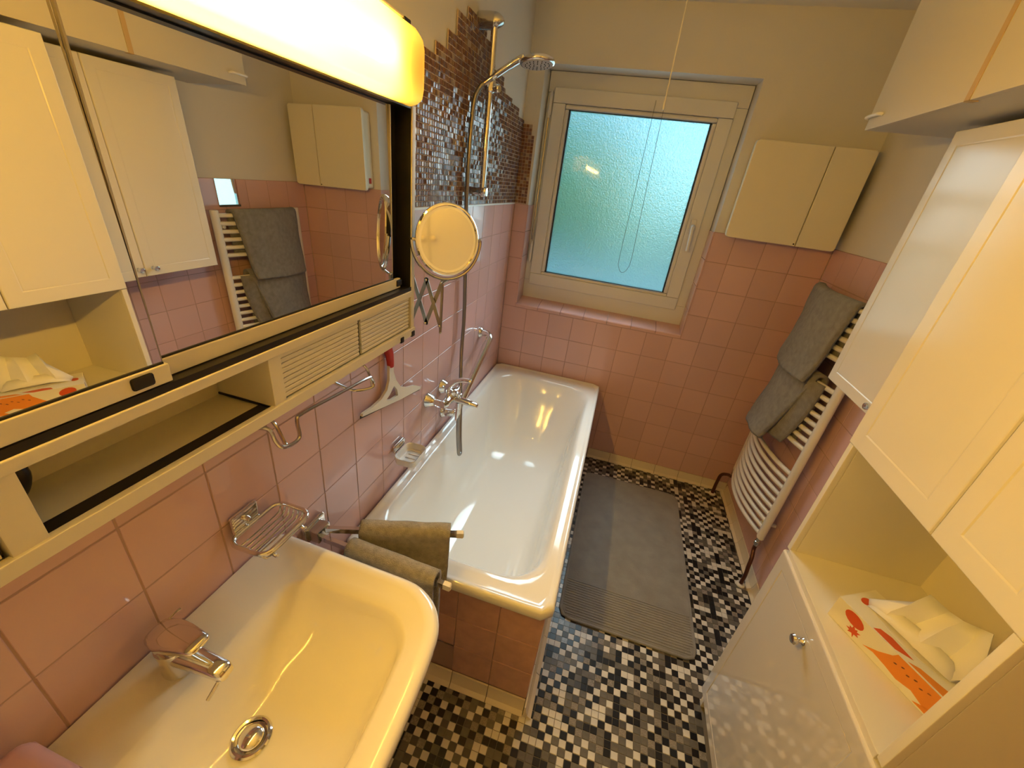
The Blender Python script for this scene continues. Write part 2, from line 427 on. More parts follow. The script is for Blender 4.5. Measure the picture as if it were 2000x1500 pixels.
order = sorted(range(len(wm)), key=lambda k: mkey(wm[k])); single = set(order[:300])
mbL, mbW = MB(), MB(); h = MP / 2 - 0.00125
for k, (wall, u, z) in enumerate(wm):
    mi = random.choices(range(5), (5, 5, 4, 4, 2))[0]
    if k in single:
        tile(wl_, (0.0032, u, z), 2 * h, 2 * h, 'x', MOS[mi], 'glass_mosaic_tile', 0.11); continue
    a, b = random.uniform(-0.0008, 0.0008), random.uniform(-0.0008, 0.0008)
    if wall == 'L':
        f0 = [(-0.001, u - h, z - h), (-0.001, u + h, z - h), (-0.001, u + h, z + h), (-0.001, u - h, z + h)]
        f1 = [(0.0032 - a - b, u - h, z - h), (0.0032 + a - b, u + h, z - h), (0.0032 + a + b, u + h, z + h), (0.0032 - a + b, u - h, z + h)]
        mbL.loft([f0, f1], cap1=True, mi=mi)
    else:
        f0 = [(u - h, 0.001, z - h), (u + h, 0.001, z - h), (u + h, 0.001, z + h), (u - h, 0.001, z + h)]
        f1 = [(u - h, -0.0032 + a + b, z - h), (u + h, -0.0032 - a + b, z - h), (u + h, -0.0032 - a - b, z + h), (u - h, -0.0032 + a - b, z + h)]
        mbW.loft([f0, f1], cap1=True, mi=mi)
ob('glass_mosaic_tiles', mbL, MOS, wl_, smooth=0, kind='stuff'); ob('glass_mosaic_tiles', mbW, MOS, wf_, smooth=0, kind='stuff')
# thin white bead between mosaic and pink tiles
ob('edge_bead', box(-0.001, 0.004, -1.46, 0, ZT - 0.004, ZT + 0.003), WHITEP, wl_, smooth=0)

# ---- window reveal: pink sill tiles, pink side tiles, painted above
for i in range(7):
    a = WX0 + (WX1 - WX0) * i / 7; b = WX0 + (WX1 - WX0) * (i + 1) / 7
    mb = MB(); mb.prism([(a + 0.001, -0.006, 0.946), (a + 0.001, -0.006, 0.962), (a + 0.001, -0.002, 0.967), (a + 0.001, 0.135, 0.99), (a + 0.001, 0.135, 0.946)], (b - a - 0.002, 0, 0))
    ob('sill_tile', mb, PINK, wf_, smooth=30)
for k in range(4):
    z0, z1 = 0.97 + k * 0.1408, 0.97 + (k + 1) * 0.1408
    ob('reveal_tile', box(WX0 - 0.001, WX0 + 0.006, -0.005, 0.135, z0 + 0.001, z1 - 0.001, 0.0015), PINK, wf_)
    ob('reveal_tile', box(WX1 - 0.006, WX1 + 0.001, -0.005, 0.135, z0 + 0.001, z1 - 0.001, 0.0015), PINK, wf_)

# ---- window
win = MB()
def frame(mb, x0, x1, z0, z1, wdt, y0, y1, bev=0.004):
    mb.box(x0, x1, y0, y1, z0, z0 + wdt, bev); mb.box(x0, x1, y0, y1, z1 - wdt, z1, bev)
    mb.box(x0, x0 + wdt, y0, y1, z0 + wdt, z1 - wdt, bev); mb.box(x1 - wdt, x1, y0, y1, z0 + wdt, z1 - wdt, bev)
win_ = struct('window_1', box(WX0, WX1, 0.215, 0.225, 0.99, 1.02), UPVC, 'white plastic window with one frosted pane')
mb = MB(); mb.box(0.083, 1.077, 0.128, 0.20, 0.968, 1.10, 0.003); mb.box(0.083, 1.077, 0.128, 0.20, 2.085, 2.178, 0.003); mb.box(0.083, 0.145, 0.1285, 0.20, 1.10, 2.085, 0.003); mb.box(1.005, 1.077, 0.1285, 0.20, 1.10, 2.085, 0.003)
ob('window_frame', mb, UPVC, win_)
mb = MB(); frame(mb, 0.118, 1.022, 1.075, 2.108, 0.07, 0.112, 0.175, 0.006)
ob('sash', mb, UPVC, win_)
mb = MB(); frame(mb, 0.186, 0.954, 1.137, 2.038, 0.022, 0.122, 0.17, 0.008)
ob('glazing_bead', mb, UPVC, win_)
mb = MB(); frame(mb, 0.206, 0.934, 1.152, 2.022, 0.008, 0.138, 0.165, 0); ob('gasket', mb, RUBBER, win_, smooth=0)
ob('pane', box(0.205, 0.945, 0.150, 0.157, 1.145, 2.03), FROST, win_, smooth=0)
# handle on the right stile, hinges on the left
mb = MB(); mb.box(0.966, 0.994, 0.100, 0.114, 1.50, 1.575, 0.004); mb.tube(smoothpath([(0.98, 0.106, 1.54), (0.98, 0.075, 1.54), (0.98, 0.068, 1.52), (0.985, 0.07, 1.43), (0.985, 0.072, 1.415)], 5), 0.009, 10)
ob('window_handle', mb, UPVC, win_, label='white plastic window handle')
for z in (1.27, 2.03):
    mb = MB(); mb.tube([(0.105, 0.112, z - 0.05), (0.105, 0.112, z + 0.05)], 0.010, 10); mb.tube([(0.105, 0.112, z - 0.062), (0.105, 0.112, z + 0.062)], 0.006, 8)
    ob('hinge', mb, UPVC, win_)
ob('hinge_rod', MB().tube([(0.102, 0.118, 1.34), (0.102, 0.118, 1.97)], 0.0045, 8), CHROMED, win_)

# ---- outdoors seen through the frosted pane
tag(ob('lawn', box(-9, 9, 1.2, 22, -0.75, -0.6), LAWN, None, 0), 'green lawn outside beyond the frosted window', 'lawn')['kind'] = 'structure'
tag(ob('terrace', box(-2.5, 2.6, 0.45, 2.0, -0.6, -0.1), PAVE, None, 0), 'pale terrace outside below the frosted window', 'terrace')['kind'] = 'structure'
tag(ob('garden_wall', box(-4, 5, 3.0, 3.2, -0.6, 0.78), PAVE, None, 0), 'pale garden wall outside, low in the frosted window', 'wall')['kind'] = 'structure'
tag(ob('roof_eave', box(-1.5, 3, 0.30, 0.75, 2.36, 2.46), EAVE, None, 0), 'white roof eave outside above the window', 'eave')['kind'] = 'structure'
def bush(name, c, rad, n, label):
    t = thing(name, label, 'shrub', (c[0], c[1], -0.6))
    mb = MB(); rnd = random.Random(int(c[0] * 100) + n)
    for _ in range(n):
        v = Vector((rnd.gauss(0, 1), rnd.gauss(0, 1), rnd.gauss(0, 1))).normalized() * rnd.random() ** 0.4
        p = Vector(c) + Vector((v.x * rad[0], v.y * rad[1], v.z * rad[2])); s = rnd.uniform(0.06, 0.13)
        u = Vector((rnd.gauss(0, 1), rnd.gauss(0, 1), rnd.gauss(0, 1))).normalized(); q = u.orthogonal().normalized()
        a = [p - u * s, p + q * s * 0.5, p + u * s, p - q * s * 0.5]
        mb.bm.faces.new([mb.bm.verts.new(k) for k in a])
    ob('foliage', mb, LEAF, t, 0, False, kind='stuff')
    mb = MB()
    for k in range(4): mb.tube([(c[0], c[1], -0.6), (c[0] + rad[0] * 0.5 * math.cos(k * 1.6), c[1] + rad[1] * 0.5 * math.sin(k * 1.6), c[2])], [0.03, 0.015], 6)
    ob('stem', mb, COPPER, t)
bush('garden_shrub', (-0.9, 4.4, 1.45), (1.9, 0.9, 1.6), 3600, 'large green shrub outside, left in the frosted window')
bush('garden_shrub', (2.3, 5.2, 0.9), (1.2, 0.9, 1.0), 1500, 'smaller green shrub outside, right in the frosted window')

# ================================================================ BATHTUB
tub = thing('bathtub', 'white enamelled bathtub with pink tiled end panel below the window', 'bathtub', (0.35, -0.82, 0))
X0, X1, Y0, Y1 = 0.004, 0.702, -1.648, -0.004
N = 96
def tr(i, z, rad, dl=0, dr=0, dn=0, df=0): return resample(rrect(X0 + i + dl, X1 - i - dr, Y0 + i + dn, Y1 - i - df, z, rad, 8), N)
rings = [tr(0.004, 0.505, 0.02), tr(0.0, 0.512, 0.022), tr(0.0, 0.536, 0.024), tr(0.003, 0.5435, 0.024), tr(0.009, 0.547, 0.022),
         tr(0.016, 0.5455, 0.024), tr(0.022, 0.541, 0.028), tr(0.028, 0.5395, 0.035),
         tr(0.040, 0.540, 0.08, 0, 0.004, 0.02, 0.03), tr(0.046, 0.539, 0.11, 0, 0.006, 0.03, 0.05), tr(0.051, 0.533, 0.13, 0.002, 0.008, 0.035, 0.06),
         tr(0.056, 0.515, 0.14, 0.004, 0.012, 0.042, 0.07), tr(0.062, 0.46, 0.15, 0.01, 0.02, 0.05, 0.10), tr(0.07, 0.36, 0.15, 0.015, 0.03, 0.06, 0.16),
         tr(0.085, 0.24, 0.14, 0.02, 0.035, 0.08, 0.23), tr(0.105, 0.175, 0.13, 0.025, 0.04, 0.10, 0.28), tr(0.135, 0.145, 0.11, 0.03, 0.045, 0.12, 0.33), tr(0.19, 0.135, 0.07, 0.03, 0.05, 0.15, 0.38)]
mb = MB(); mb.loft(rings, cap1=True)
tubshell = ob('tub_shell', mb, TUBW, tub, smooth=60)
mb = MB(); mb.lathe([(0.026, 0), (0.026, 0.004), (0.018, 0.005), (0.017, 0.001)], (0.345, -1.34, 0.137), (0, 0, 1)); ob('tub_drain', mb, CHROME, tub)
# end panel facing the viewer and long side panel, tiled
PY = -1.630; PX = 0.684
ep = ob('end_panel', box(0.004, PX - 0.004, PY + 0.004, PY + 0.03, 0.0, 0.506), GROUT, tub, 0)
sp = ob('side_panel', box(PX - 0.03, PX - 0.004, PY + 0.03, -0.004, 0.0, 0.506), GROUT, tub, 0)
ex = [0.12, 0.262, 0.405, 0.545, PX]; ez = [0.058, 0.205, 0.3525, 0.5]
ex = [0.006] + ex
for i in range(5):
    for k in range(3):
        if i == 2 and k == 0: continue
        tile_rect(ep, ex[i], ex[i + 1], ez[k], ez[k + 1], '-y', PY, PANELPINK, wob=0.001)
for i in range(11):
    for k in range(3): 
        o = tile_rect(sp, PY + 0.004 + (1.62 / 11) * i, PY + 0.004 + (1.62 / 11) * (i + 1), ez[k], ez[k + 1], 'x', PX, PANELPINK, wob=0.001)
# service opening filled with dark mosaic
ob('opening_back', box(0.264, 0.403, PY + 0.006, PY + 0.012, 0.06, 0.203), DARK, ep, 0)
for i in range(5):
    for k in range(5):
        tile_rect(ep, 0.268 + i * 0.0268, 0.268 + (i + 1) * 0.0268, 0.064 + k * 0.0268, 0.064 + (k + 1) * 0.0268, '-y', PY + 0.005, FLR[random.choices((0, 2, 1, 4), (6, 3, 2, 5))[0]], 'mosaic_tile', 0.004)
ob('opening_edge', box(0.262, 0.405, PY - 0.002, PY + 0.004, 0.2025, 0.2065), CHROMED, ep, 0)
cove(ep, (0.0, PY - 0.001, 0), (PX, PY - 0.001, 0), (0, -1, 0), out=0.03)
cove(sp, (PX + 0.001, PY - 0.028, 0), (PX + 0.001, -0.03, 0), (1, 0, 0), out=0.03)

# ================================================================ WASHBASIN
ZB = 0.812; BY0, BY1 = -2.46, -1.852; BC = (BY0 + BY1) / 2
bas = thing('washbasin', 'wide white ceramic washbasin under the mirror cabinet', 'washbasin', (0.24, BC, 0.6))
def br_(i, z, rf, rb=0.015, bulge=0.022, back=0.0):
    q = resample(rrect(0.002 + i * 0.2 + back, 0.452 - i, BY0 + i, BY1 - i, z, (rb, rf, rf, rb), 8), 120)
    out = []
    for p in q:
        s = (p.y - BC) / ((BY1 - BY0) / 2); t = max(0, (p.x - 0.05) / 0.4)
        out.append((p.x + bulge * t * (1 - s * s) + 0.012 * t, p.y - (0.010 * t if s > 0.6 else (-0.010 * t if s < -0.6 else 0)), p.z))
    return out
def bowl(x0, x1, y0, y1, z, rb, rf, bulge=0.018):
    q = resample(rrect(x0, x1, y0, y1, z, (rb, rf, rf, rb), 8), 120); out = []
    for p in q:
        s = (p.y - BC) / ((y1 - y0) / 2); t = (p.x - x0) / (x1 - x0); out.append((p.x + bulge * t * (1 - s * s), p.y, p.z))
    return out
rings = [br_(0.16, 0.63, 0.06), br_(0.10, 0.66, 0.08), br_(0.04, 0.73, 0.09), br_(0.012, 0.765, 0.095), br_(0.0, 0.785, 0.10), br_(0.0, 0.800, 0.10), br_(0.004, 0.808, 0.10), br_(0.011, ZB, 0.098),
         br_(0.020, ZB, 0.095), br_(0.028, ZB - 0.002, 0.09, 0.02, 0.022, 0.012),
         bowl(0.052, 0.425, BY0 + 0.058, BY1 - 0.058, ZB - 0.012, 0.03, 0.075),
         bowl(0.105, 0.415, BY0 + 0.080, BY1 - 0.080, ZB - 0.014, 0.05, 0.07), bowl(0.114, 0.408, BY0 + 0.087, BY1 - 0.086, ZB - 0.020, 0.055, 0.068),
         bowl(0.121, 0.400, BY0 + 0.095, BY1 - 0.091, ZB - 0.042, 0.06, 0.065), bowl(0.135, 0.388, BY0 + 0.112, BY1 - 0.108, ZB - 0.075, 0.06, 0.07),
         bowl(0.15, 0.365, BY0 + 0.14, BY1 - 0.135, ZB - 0.105, 0.07, 0.08), bowl(0.17, 0.33, BY0 + 0.18, BY1 - 0.18, ZB - 0.119, 0.06, 0.07), bowl(0.195, 0.29, BY0 + 0.23, BY1 - 0.23, ZB - 0.125, 0.04, 0.04)]
mb = MB(); mb.loft(rings, cap0=True, cap1=True); ob('basin', mb, CERAM, bas, smooth=60)
dr = ob('drain_ring', MB().lathe([(0.034, -0.004), (0.034, 0.002), (0.031, 0.004), (0.027, 0.003), (0.025, -0.002)], (0.211, -2.172, 0.689), (0, 0, 1), 32), CHROME, bas)
ob('stopper', MB().lathe([(0.020, 0.0), (0.021, 0.004), (0.018, 0.008), (0.008, 0.0105), (0.001, 0.011)], (0.211, -2.172, 0.688), (0, 0, 1), 32), CHROME, dr, label='shiny round drain plug')
ob('siphon', MB().tube([(0.211, -2.17, 0.63), (0.211, -2.17, 0.50), (0.17, -2.17, 0.44), (0.06, -2.17, 0.44), (0.0, -2.17, 0.44)], 0.018, 12), CHROME, bas)

# ---- basin mixer
fx, fy = 0.063, -2.155
fa = thing('basin_faucet', 'chrome single-lever faucet on the washbasin', 'faucet', (fx, fy, ZB - 0.0125))
ob('faucet_body', MB().lathe([(0.027, 0), (0.0275, 0.004), (0.0255, 0.01), (0.0255, 0.05), (0.027, 0.056), (0.0265, 0.062)], (fx, fy, ZB - 0.0125), (0, 0, 1), 32), CHROME, fa)
def sec(x, zc, hw, hh, n=16): return [(x, fy + hw * math.copysign(abs(math.cos(a)) ** 0.7, math.cos(a)), zc + hh * math.copysign(abs(math.sin(a)) ** 0.7, math.sin(a))) for a in [2 * math.pi * k / n for k in range(n)]]
mb = MB(); mb.loft([sec(fx + 0.005, 0.842, 0.021, 0.016), sec(fx + 0.04, 0.845, 0.019, 0.013), sec(fx + 0.08, 0.846, 0.0165, 0.0115), sec(fx + 0.105, 0.845, 0.0155, 0.011), sec(fx + 0.113, 0.843, 0.012, 0.008)], cap0=True, cap1=True)
sp_ = ob('spout', mb, CHROME, fa, smooth=60)
ob('aerator', MB().lathe([(0.011, 0), (0.011, -0.010), (0.009, -0.011)], (fx + 0.098, fy, 0.836), (0, 0, 1), 16), CHROME, sp_)
mb = MB(); mb.loft([sec(fx - 0.030, 0.880, 0.010, 0.012), sec(fx - 0.026, 0.880, 0.022, 0.017), sec(fx, 0.884, 0.028, 0.018), sec(fx + 0.025, 0.890, 0.026, 0.014), sec(fx + 0.055, 0.897, 0.021, 0.0085), sec(fx + 0.070, 0.899, 0.018, 0.006), sec(fx + 0.074, 0.899, 0.013, 0.003)], cap0=True, cap1=True)
ob('lever', mb, CHROME, fa, smooth=60)
ob('drain_rod', MB().tube(smoothpath([(0.022, -2.135, 0.80), (0.022, -2.132, 0.86), (0.024, -2.120, 0.872), (0.028, -2.108, 0.876)], 5), 0.0022, 8), CHROME, fa)
ob('link_rod', MB().tube([(fx + 0.098, fy - 0.002, 0.826), (fx + 0.096, fy - 0.03, 0.806)], 0.003, 8), CHROMED, fa)

# ---- pink container on the basin corner
mb = MB(); mb.box(0.028, 0.138, -2.430, -2.318, ZB - 0.006, 0.905, 0.02, 4); c = ob('storage_box', mb, PINKP, None)
tag(c, 'pink plastic box on the washbasin corner, cut off by the frame', 'box')
ob('lid_rim', box(0.026, 0.140, -2.432, -2.316, 0.868, 0.874, 0.002), PINKP, c)

# ================================================================ MIRROR CABINET
CR, CL = -1.427, -2.86
mc = thing('mirror_cabinet', 'cream wall cabinet with two sliding mirrors above the washbasin', 'cabinet', (0.065, -2.14, 1.225))
ob('back_panel', box(0.004, 0.012, CL, CR - 0.002, 1.226, 1.765), ENAMEL, mc, 0)
ob('side_panel', box(0.004, 0.136, CR - 0.018, CR, 1.226, 1.772, 0.002), ENAMEL, mc)
ob('side_panel', box(0.004, 0.136, CL, CL + 0.018, 1.226, 1.772, 0.002), ENAMEL, mc)
ob('top_panel', box(0.004, 0.136, CL, CR, 1.772, 1.784, 0.001), ENAMEL, mc)
ob('bottom_panel', box(0.004, 0.137, CL + 0.018, CR - 0.018, 1.224, 1.238, 0.0015), ENAMEL, mc)
ob('bottom_lip', box(0.128, 0.140, CL, CR + 0.001, 1.224, 1.246, 0.002), ENAMEL, mc)
ob('middle_shelf', box(0.012, 0.139, CL + 0.018, CR - 0.018, 1.336, 1.352, 0.002), ENAMEL, mc)
ob('door_track', box(0.098, 0.136, CL + 0.018, CR - 0.018, 1.352, 1.3625), BLACK, mc, 0)
ob('side_channel', box(0.085, 0.094, -1.53, CR - 0.018, 1.3625, 1.77), BLACK, mc, 0)
ob('channel_liner', box(0.094, 0.1335, CR - 0.0205, CR - 0.0182, 1.3625, 1.77), BLACK, mc, 0)
ob('channel_ridge', box(0.094, 0.098, -1.478, -1.474, 1.3625, 1.765), BLACK, mc, 0)
ob('top_track', box(0.098, 0.134, CL + 0.018, CR - 0.018, 1.764, 1.772), BLACK, mc, 0)
for a, b in ((-1.932, -1.905), (-2.275, -2.245)):
    ob('niche_post', box(0.012, 0.136, a, b, 1.238, 1.336, 0.001), ENAMEL, mc)
ob('niche_floor_strip', box(0.102, 0.128, -2.245, -1.932, 1.238, 1.2415), BLACK, mc, 0)
ob('niche_seam', box(0.013, 0.128, -1.934, -1.932, 1.240, 1.244), BLACK, mc, 0)
ob('lamp_cable', MB().tube(smoothpath([(0.03, -2.222, 1.334), (0.034, -2.218, 1.30), (0.045, -2.214, 1.275), (0.04, -2.222, 1.252), (0.03, -2.232, 1.243)], 5), 0.011, 10), BLACK, mc)
def shutter(y0, y1):
    t = ob('tambour_shutter', box(0.122, 0.126, y0, y1, 1.246, 1.336), BLACK, mc, 0)
    n = 9; z0, z1 = 1.2475, 1.3345; hgt = (z1 - z0) / n
    me0 = None
    for k in range(n):
        if me0 is None:
            zc = z0 + hgt / 2; mb = MB()
            prof = [(0.1255, -hgt / 2 + 0.0003), (0.1305, -hgt / 2 + 0.0008), (0.1315, -hgt / 4), (0.1315, hgt / 4), (0.1305, hgt / 2 - 0.0008), (0.1255, hgt / 2 - 0.0003)]
            mb.loft([[(x, y, zc + z) for x, z in prof] for y in (y0 + 0.003, y1 - 0.003)], cap0=True, cap1=True)
            o = ob('slat', mb, ENAMEL, t, 30); me0 = o.data; c0 = o.location.copy()
        else:
            o = bpy.data.objects.new('slat', me0); COL.objects.link(o); o.location = c0 + Vector((0, 0, hgt * k)); put(o, t)
shutter(-1.905, -1.676); shutter(-1.672, -1.447); shutter(-2.50, -2.277); shutter(-2.735, -2.505)
for y in (-1.503, -1.443): ob('corner_clip', box(0.134, 0.1425, y - 0.006, y + 0.010, 1.221, 1.237, 0.002), BLACK, mc)
TILT = 0.018
def mdoor(y0, y1, m, clipy):
    f = lambda z: m - TILT * (z - 1.5)
    d = ob('mirror_door', MB().prism([(f(1.372) - 0.006, y0, 1.372), (f(1.372) - 0.0015, y0, 1.372), (f(1.764) - 0.0015, y0, 1.764), (f(1.764) - 0.006, y0, 1.764)], (0, y1 - y0, 0)), BLACK, mc, 0)
    mb = MB(); mb.prism([(f(1.388) - 0.0012, y0 + 0.001, 1.388), (f(1.388), y0 + 0.001, 1.388), (f(1.762), y0 + 0.001, 1.762), (f(1.762) - 0.0012, y0 + 0.001, 1.762)], (0, y1 - y0 - 0.002, 0))
    ob('mirror_glass', mb, MIRROR, d, 0)
    rl = ob('door_rail', box(m - 0.003, m + 0.0065, y0 - 0.002, y1 + (0.028 if m < 0.12 else 0.004), 1.3635, 1.3885, 0.0018), ENAMEL, d)
    ob('rail_lip', box(m - 0.003, m + 0.0035, y0, y1, 1.3885, 1.3912), BLACK, d, 0)
    ob('finger_grip', box(m + 0.005, m + 0.009, clipy - 0.013, clipy + 0.013, 1.369, 1.385, 0.003), BLACK, d)
    ob('edge_strip', box(m - 0.004, m + 0.0004, y1 - 0.0005, y1 + 0.0015, 1.388, 1.762), STEEL if m > 0.12 else ENAMEL, d, 0)
mdoor(-2.16, -1.500, 0.113, -1.480)
mdoor(-2.80, -2.084, 0.1285, -2.115)

# ---- strip lamp above the mirrors
lp = thing('strip_lamp', 'glowing yellow strip lamp on top of the mirror cabinet', 'lamp', (0.09, -2.14, 1.77))
ob('lamp_base', box(0.004, 0.03, CL, CR + 0.0, 1.785, 1.905, 0.003), ENAMEL, lp)
def lring(y, i):
    pts = [(0.03, 1.786 + i), (0.03, 1.905 - i), (0.09, 1.919 - i), (0.125 - i, 1.914 - i), (0.150 - i, 1.902 - i), (0.163 - i, 1.888 - i), (0.167 - i, 1.87 - i * 0.5), (0.167 - i, 1.80 + i * 0.5), (0.163 - i, 1.780 + i), (0.152 - i, 1.7705 + i), (0.138 - i, 1.766 + i), (0.137 - i, 1.786 + i)]
    return [(x, y, z) for x, z in pts]
mb = MB(); mb.loft([lring(CL, 0.03), lring(CL + 0.008, 0.012), lring(CL + 0.03, 0.0), lring(CR - 0.033, 0.0), lring(CR - 0.018, 0.003), lring(CR - 0.008, 0.010), lring(CR - 0.002, 0.022), lring(CR, 0.034)], cap0=True, cap1=True)
ob('diffuser', mb, OPAL, lp, smooth=60)
ob('fluorescent_tube', MB().tube([(0.128, -2.73, 1.836), (0.128, -1.555, 1.836)], 0.0135, 12), TUBE, lp)
for y in (-2.745, -1.54): ob('tube_cap', MB().tube([(0.128, y - 0.014, 1.836), (0.128, y + 0.014, 1.836)], 0.0145, 12), WHITEP, lp)
ob('lamp_cover', box(0.004, 0.122, CL, CR - 0.004, 1.9185, 1.9225, 0.001), ENAMEL, lp)
ob('end_clip', box(0.10, 0.125, CR - 0.03, CR - 0.004, 1.912, 1.922, 0.002), BLACK, lp)

# ================================================================ RIGHT-HAND FURNITURE
def routed(xf, y0, y1, z0, z1, th=0.018, ins=0.045, gw=0.006, gd=0.0014, bev=0.004):
    """door leaf facing -x with a routed rectangular groove"""
    def rg(i, x): return [(x, y0 + i, z0 + i), (x, y1 - i, z0 + i), (x, y1 - i, z1 - i), (x, y0 + i, z1 - i)]
    mb = MB(); mb.loft([rg(0, xf + th), rg(0, xf + bev), rg(bev * 0.35, xf + bev * 0.3), rg(bev, xf), rg(ins, xf), rg(ins + gw * 0.5, xf + gd), rg(ins + gw, xf + 0.0005)], cap0=True, cap1=True)
    return mb
def knob(parent, p, rad=0.012, ax=(-1, 0, 0)):
    return ob('knob', MB().lathe([(rad * 0.75, 0), (rad * 0.5, 0.004), (rad * 0.42, 0.011), (rad * 0.9, 0.015), (rad, 0.020), (rad * 0.8, 0.0245), (rad * 0.25, 0.026)], p, ax, 20), CHROME, parent, label='small chrome knob')
# ---- tall unit with open shelf
TY0, TY1, TXF = -1.905, -1.392, 1.29
tc = thing('tall_cabinet', 'tall glossy white cabinet with an open shelf holding the tissue box', 'cabinet', (1.46, -1.65, 0))
xb = W - 0.006
ob('side_panel', box(TXF + 0.019, xb, TY1 - 0.018, TY1, 0.0, 1.905, 0.001), LACQ, tc)
ob('side_panel', box(TXF + 0.019, xb, TY0, TY0 + 0.018, 0.0, 1.905, 0.001), LACQ, tc)
ob('side_edge', box(TXF + 0.004, TXF + 0.019, TY1 - 0.018, TY1, 0.815, 1.178, 0.002), LACQ, tc)
ob('side_edge', box(TXF + 0.004, TXF + 0.019, TY0, TY0 + 0.018, 0.815, 1.178, 0.002), LACQ, tc)
ob('back_panel', box(1.612, 1.618, TY0 + 0.018, TY1 - 0.018, 0.09, 1.887), MELA, tc, 0)
ob('shelf_board', box(TXF + 0.003, 1.612, TY0 + 0.018, TY1 - 0.018, 0.804, 0.822, 0.0015), LACQ, tc)
ob('upper_floor', box(TXF + 0.02, 1.612, TY0 + 0.018, TY1 - 0.018, 1.186, 1.204), MELA, tc, 0)
ob('top_panel', box(TXF + 0.02, 1.612, TY0 + 0.018, TY1 - 0.018, 1.887, 1.905), LACQ, tc, 0)
ob('plinth', box(TXF + 0.045, TXF + 0.06, TY0 + 0.018, TY1 - 0.018, 0.002, 0.085), DARK, tc, 0)
YS = -1.706
d1 = ob('door', routed(TXF, YS + 0.0015, TY1, 1.180, 1.902, ins=0.042), LACQ, tc, 25)
d2 = ob('door', routed(TXF, TY0, YS - 0.0015, 1.180, 1.902, ins=0.042), LACQ, tc, 25)
knob(d1, (TXF, YS + 0.03, 1.535)); knob(d2, (TXF, YS - 0.03, 1.535))
db = ob('hamper_door', routed(TXF - 0.004, TY0, TY1 - 0.003, 0.088, 0.806, ins=0.040, bev=0.006), GLOSS, tc, 25)
knob(db, (TXF - 0.004, -1.632, 0.742), 0.013)
# ---- shallower two-door wall cabinet next to it
fc = thing('wall_cabinet', 'white two-door wall cabinet between tall cabinet and towel radiator', 'cabinet', (1.54, -1.13, 1.166))
FY1, FY0, FXF = -0.874, -1.386, 1.44
ob('cabinet_body', box(FXF + 0.019, W - 0.005, FY0, FY1, 1.166, 1.905, 0.001), LACQ, fc)
e1 = ob('door', routed(FXF, -1.1955, FY1, 1.164, 1.905, ins=0.035), LACQ, fc, 25)
e2 = ob('door', routed(FXF, FY0, -1.1985, 1.164, 1.905, ins=0.035), LACQ, fc, 25)
knob(e1, (FXF, -1.165, 1.195), 0.011); knob(e2, (FXF, -1.222, 1.195), 0.011)
# ---- cupboard boxed in under the ceiling
cb = thing('ceiling_cupboard', 'cream boxed-in cupboard along the ceiling above the white cabinets', 'cupboard', (1.47, -1.8, 1.922))
ob('cupboard_body', box(1.322, W - 0.004, YN + 0.004, -0.658, 1.922, ZC - 0.004), CABPAINT, cb, 0)
u1 = ob('cupboard_door', box(1.308, 1.322, -1.118, -0.655, 1.9215, ZC - 0.004, 0.0015), CABPAINT, cb)
u2 = ob('cupboard_door', box(1.308, 1.322, -2.00, -1.122, 1.9215, ZC - 0.004, 0.0015), CABPAINT, cb)
ob('cupboard_door', box(1.308, 1.322, -3.0, -2.004, 1.9215, ZC - 0.004, 0.0015), CABPAINT, cb)
mb = MB(); mb.tube(smoothpath([(1.308, -0.735, 1.954), (1.298, -0.73, 1.955), (1.295, -0.70, 1.955), (1.297, -0.66, 1.955), (1.308, -0.652, 1.955)], 4), 0.005, 8); ob('pull_strip', mb, WHITEP, u1)
mb = MB(); mb.box(1.3065, 1.3082, -1.129, -1.112, 1.9205, ZC - 0.006); mb.box(1.3065, 1.325, -1.129, -1.112, 1.9200, 1.9217); ob('joint_tape', mb, TAPE, u1, 0)

# ---- shallow metal medicine cabinet on the window wall
md = thing('medicine_cabinet', 'shallow cream two-door cabinet on the wall beside the window', 'cabinet', (1.36, -0.05, 1.53))
mb = MB(); mb.prism([(p[0], -0.001, p[1]) for p in rrect(1.128, 1.592, 1.536, 1.934, 0, 0.014, 5)], (0, -0.072, 0)); ob('cabinet_body', mb, ENAMEL, md, 30)
def leaf(x0, x1, rad, nm):
    def rg(i, y): return [(p[0], y, p[1]) for p in rrect(x0 + i, x1 - i, 1.524 + i, 1.943 - i, 0, [max(q - i, 0.001) for q in rad], 6)]
    mb = MB(); mb.loft([rg(0, -0.073), rg(0, -0.092), rg(0.0015, -0.0955), rg(0.005, -0.097)], cap0=True, cap1=True); return ob(nm, mb, ENAMEL, md, 35)
la = leaf(1.116, 1.4315, (0.016, 0.002, 0.002, 0.016), 'door'); leaf(1.4345, 1.602, (0.002, 0.016, 0.016, 0.002), 'door')
ob('door_gap_shade', box(1.4305, 1.4355, -0.0745, -0.073, 1.54, 1.93), BLACK, md, 0)  # black strip over the cream body, painting in the shade between the doors
ob('keyhole', MB().lathe([(0.0035, 0), (0.0035, 0.0015), (0.001, 0.0016)], (1.423, -0.0965, 1.534), (0, -1, 0), 12), BLACK, la)
ob('side_sticker', box(1.1268, 1.1282, -0.045, -0.02, 1.562, 1.592), RED, md, 0, label='small red sticker')

# ---- adhesive mirror tile on the right wall
pm = ob('mirror_tile', box(W - 0.004, W - 0.0005, -0.632, -0.502, 1.40, 1.532), MIRROR, None, 0)
tag(pm, 'small square mirror tile stuck above the towel radiator', 'mirror')

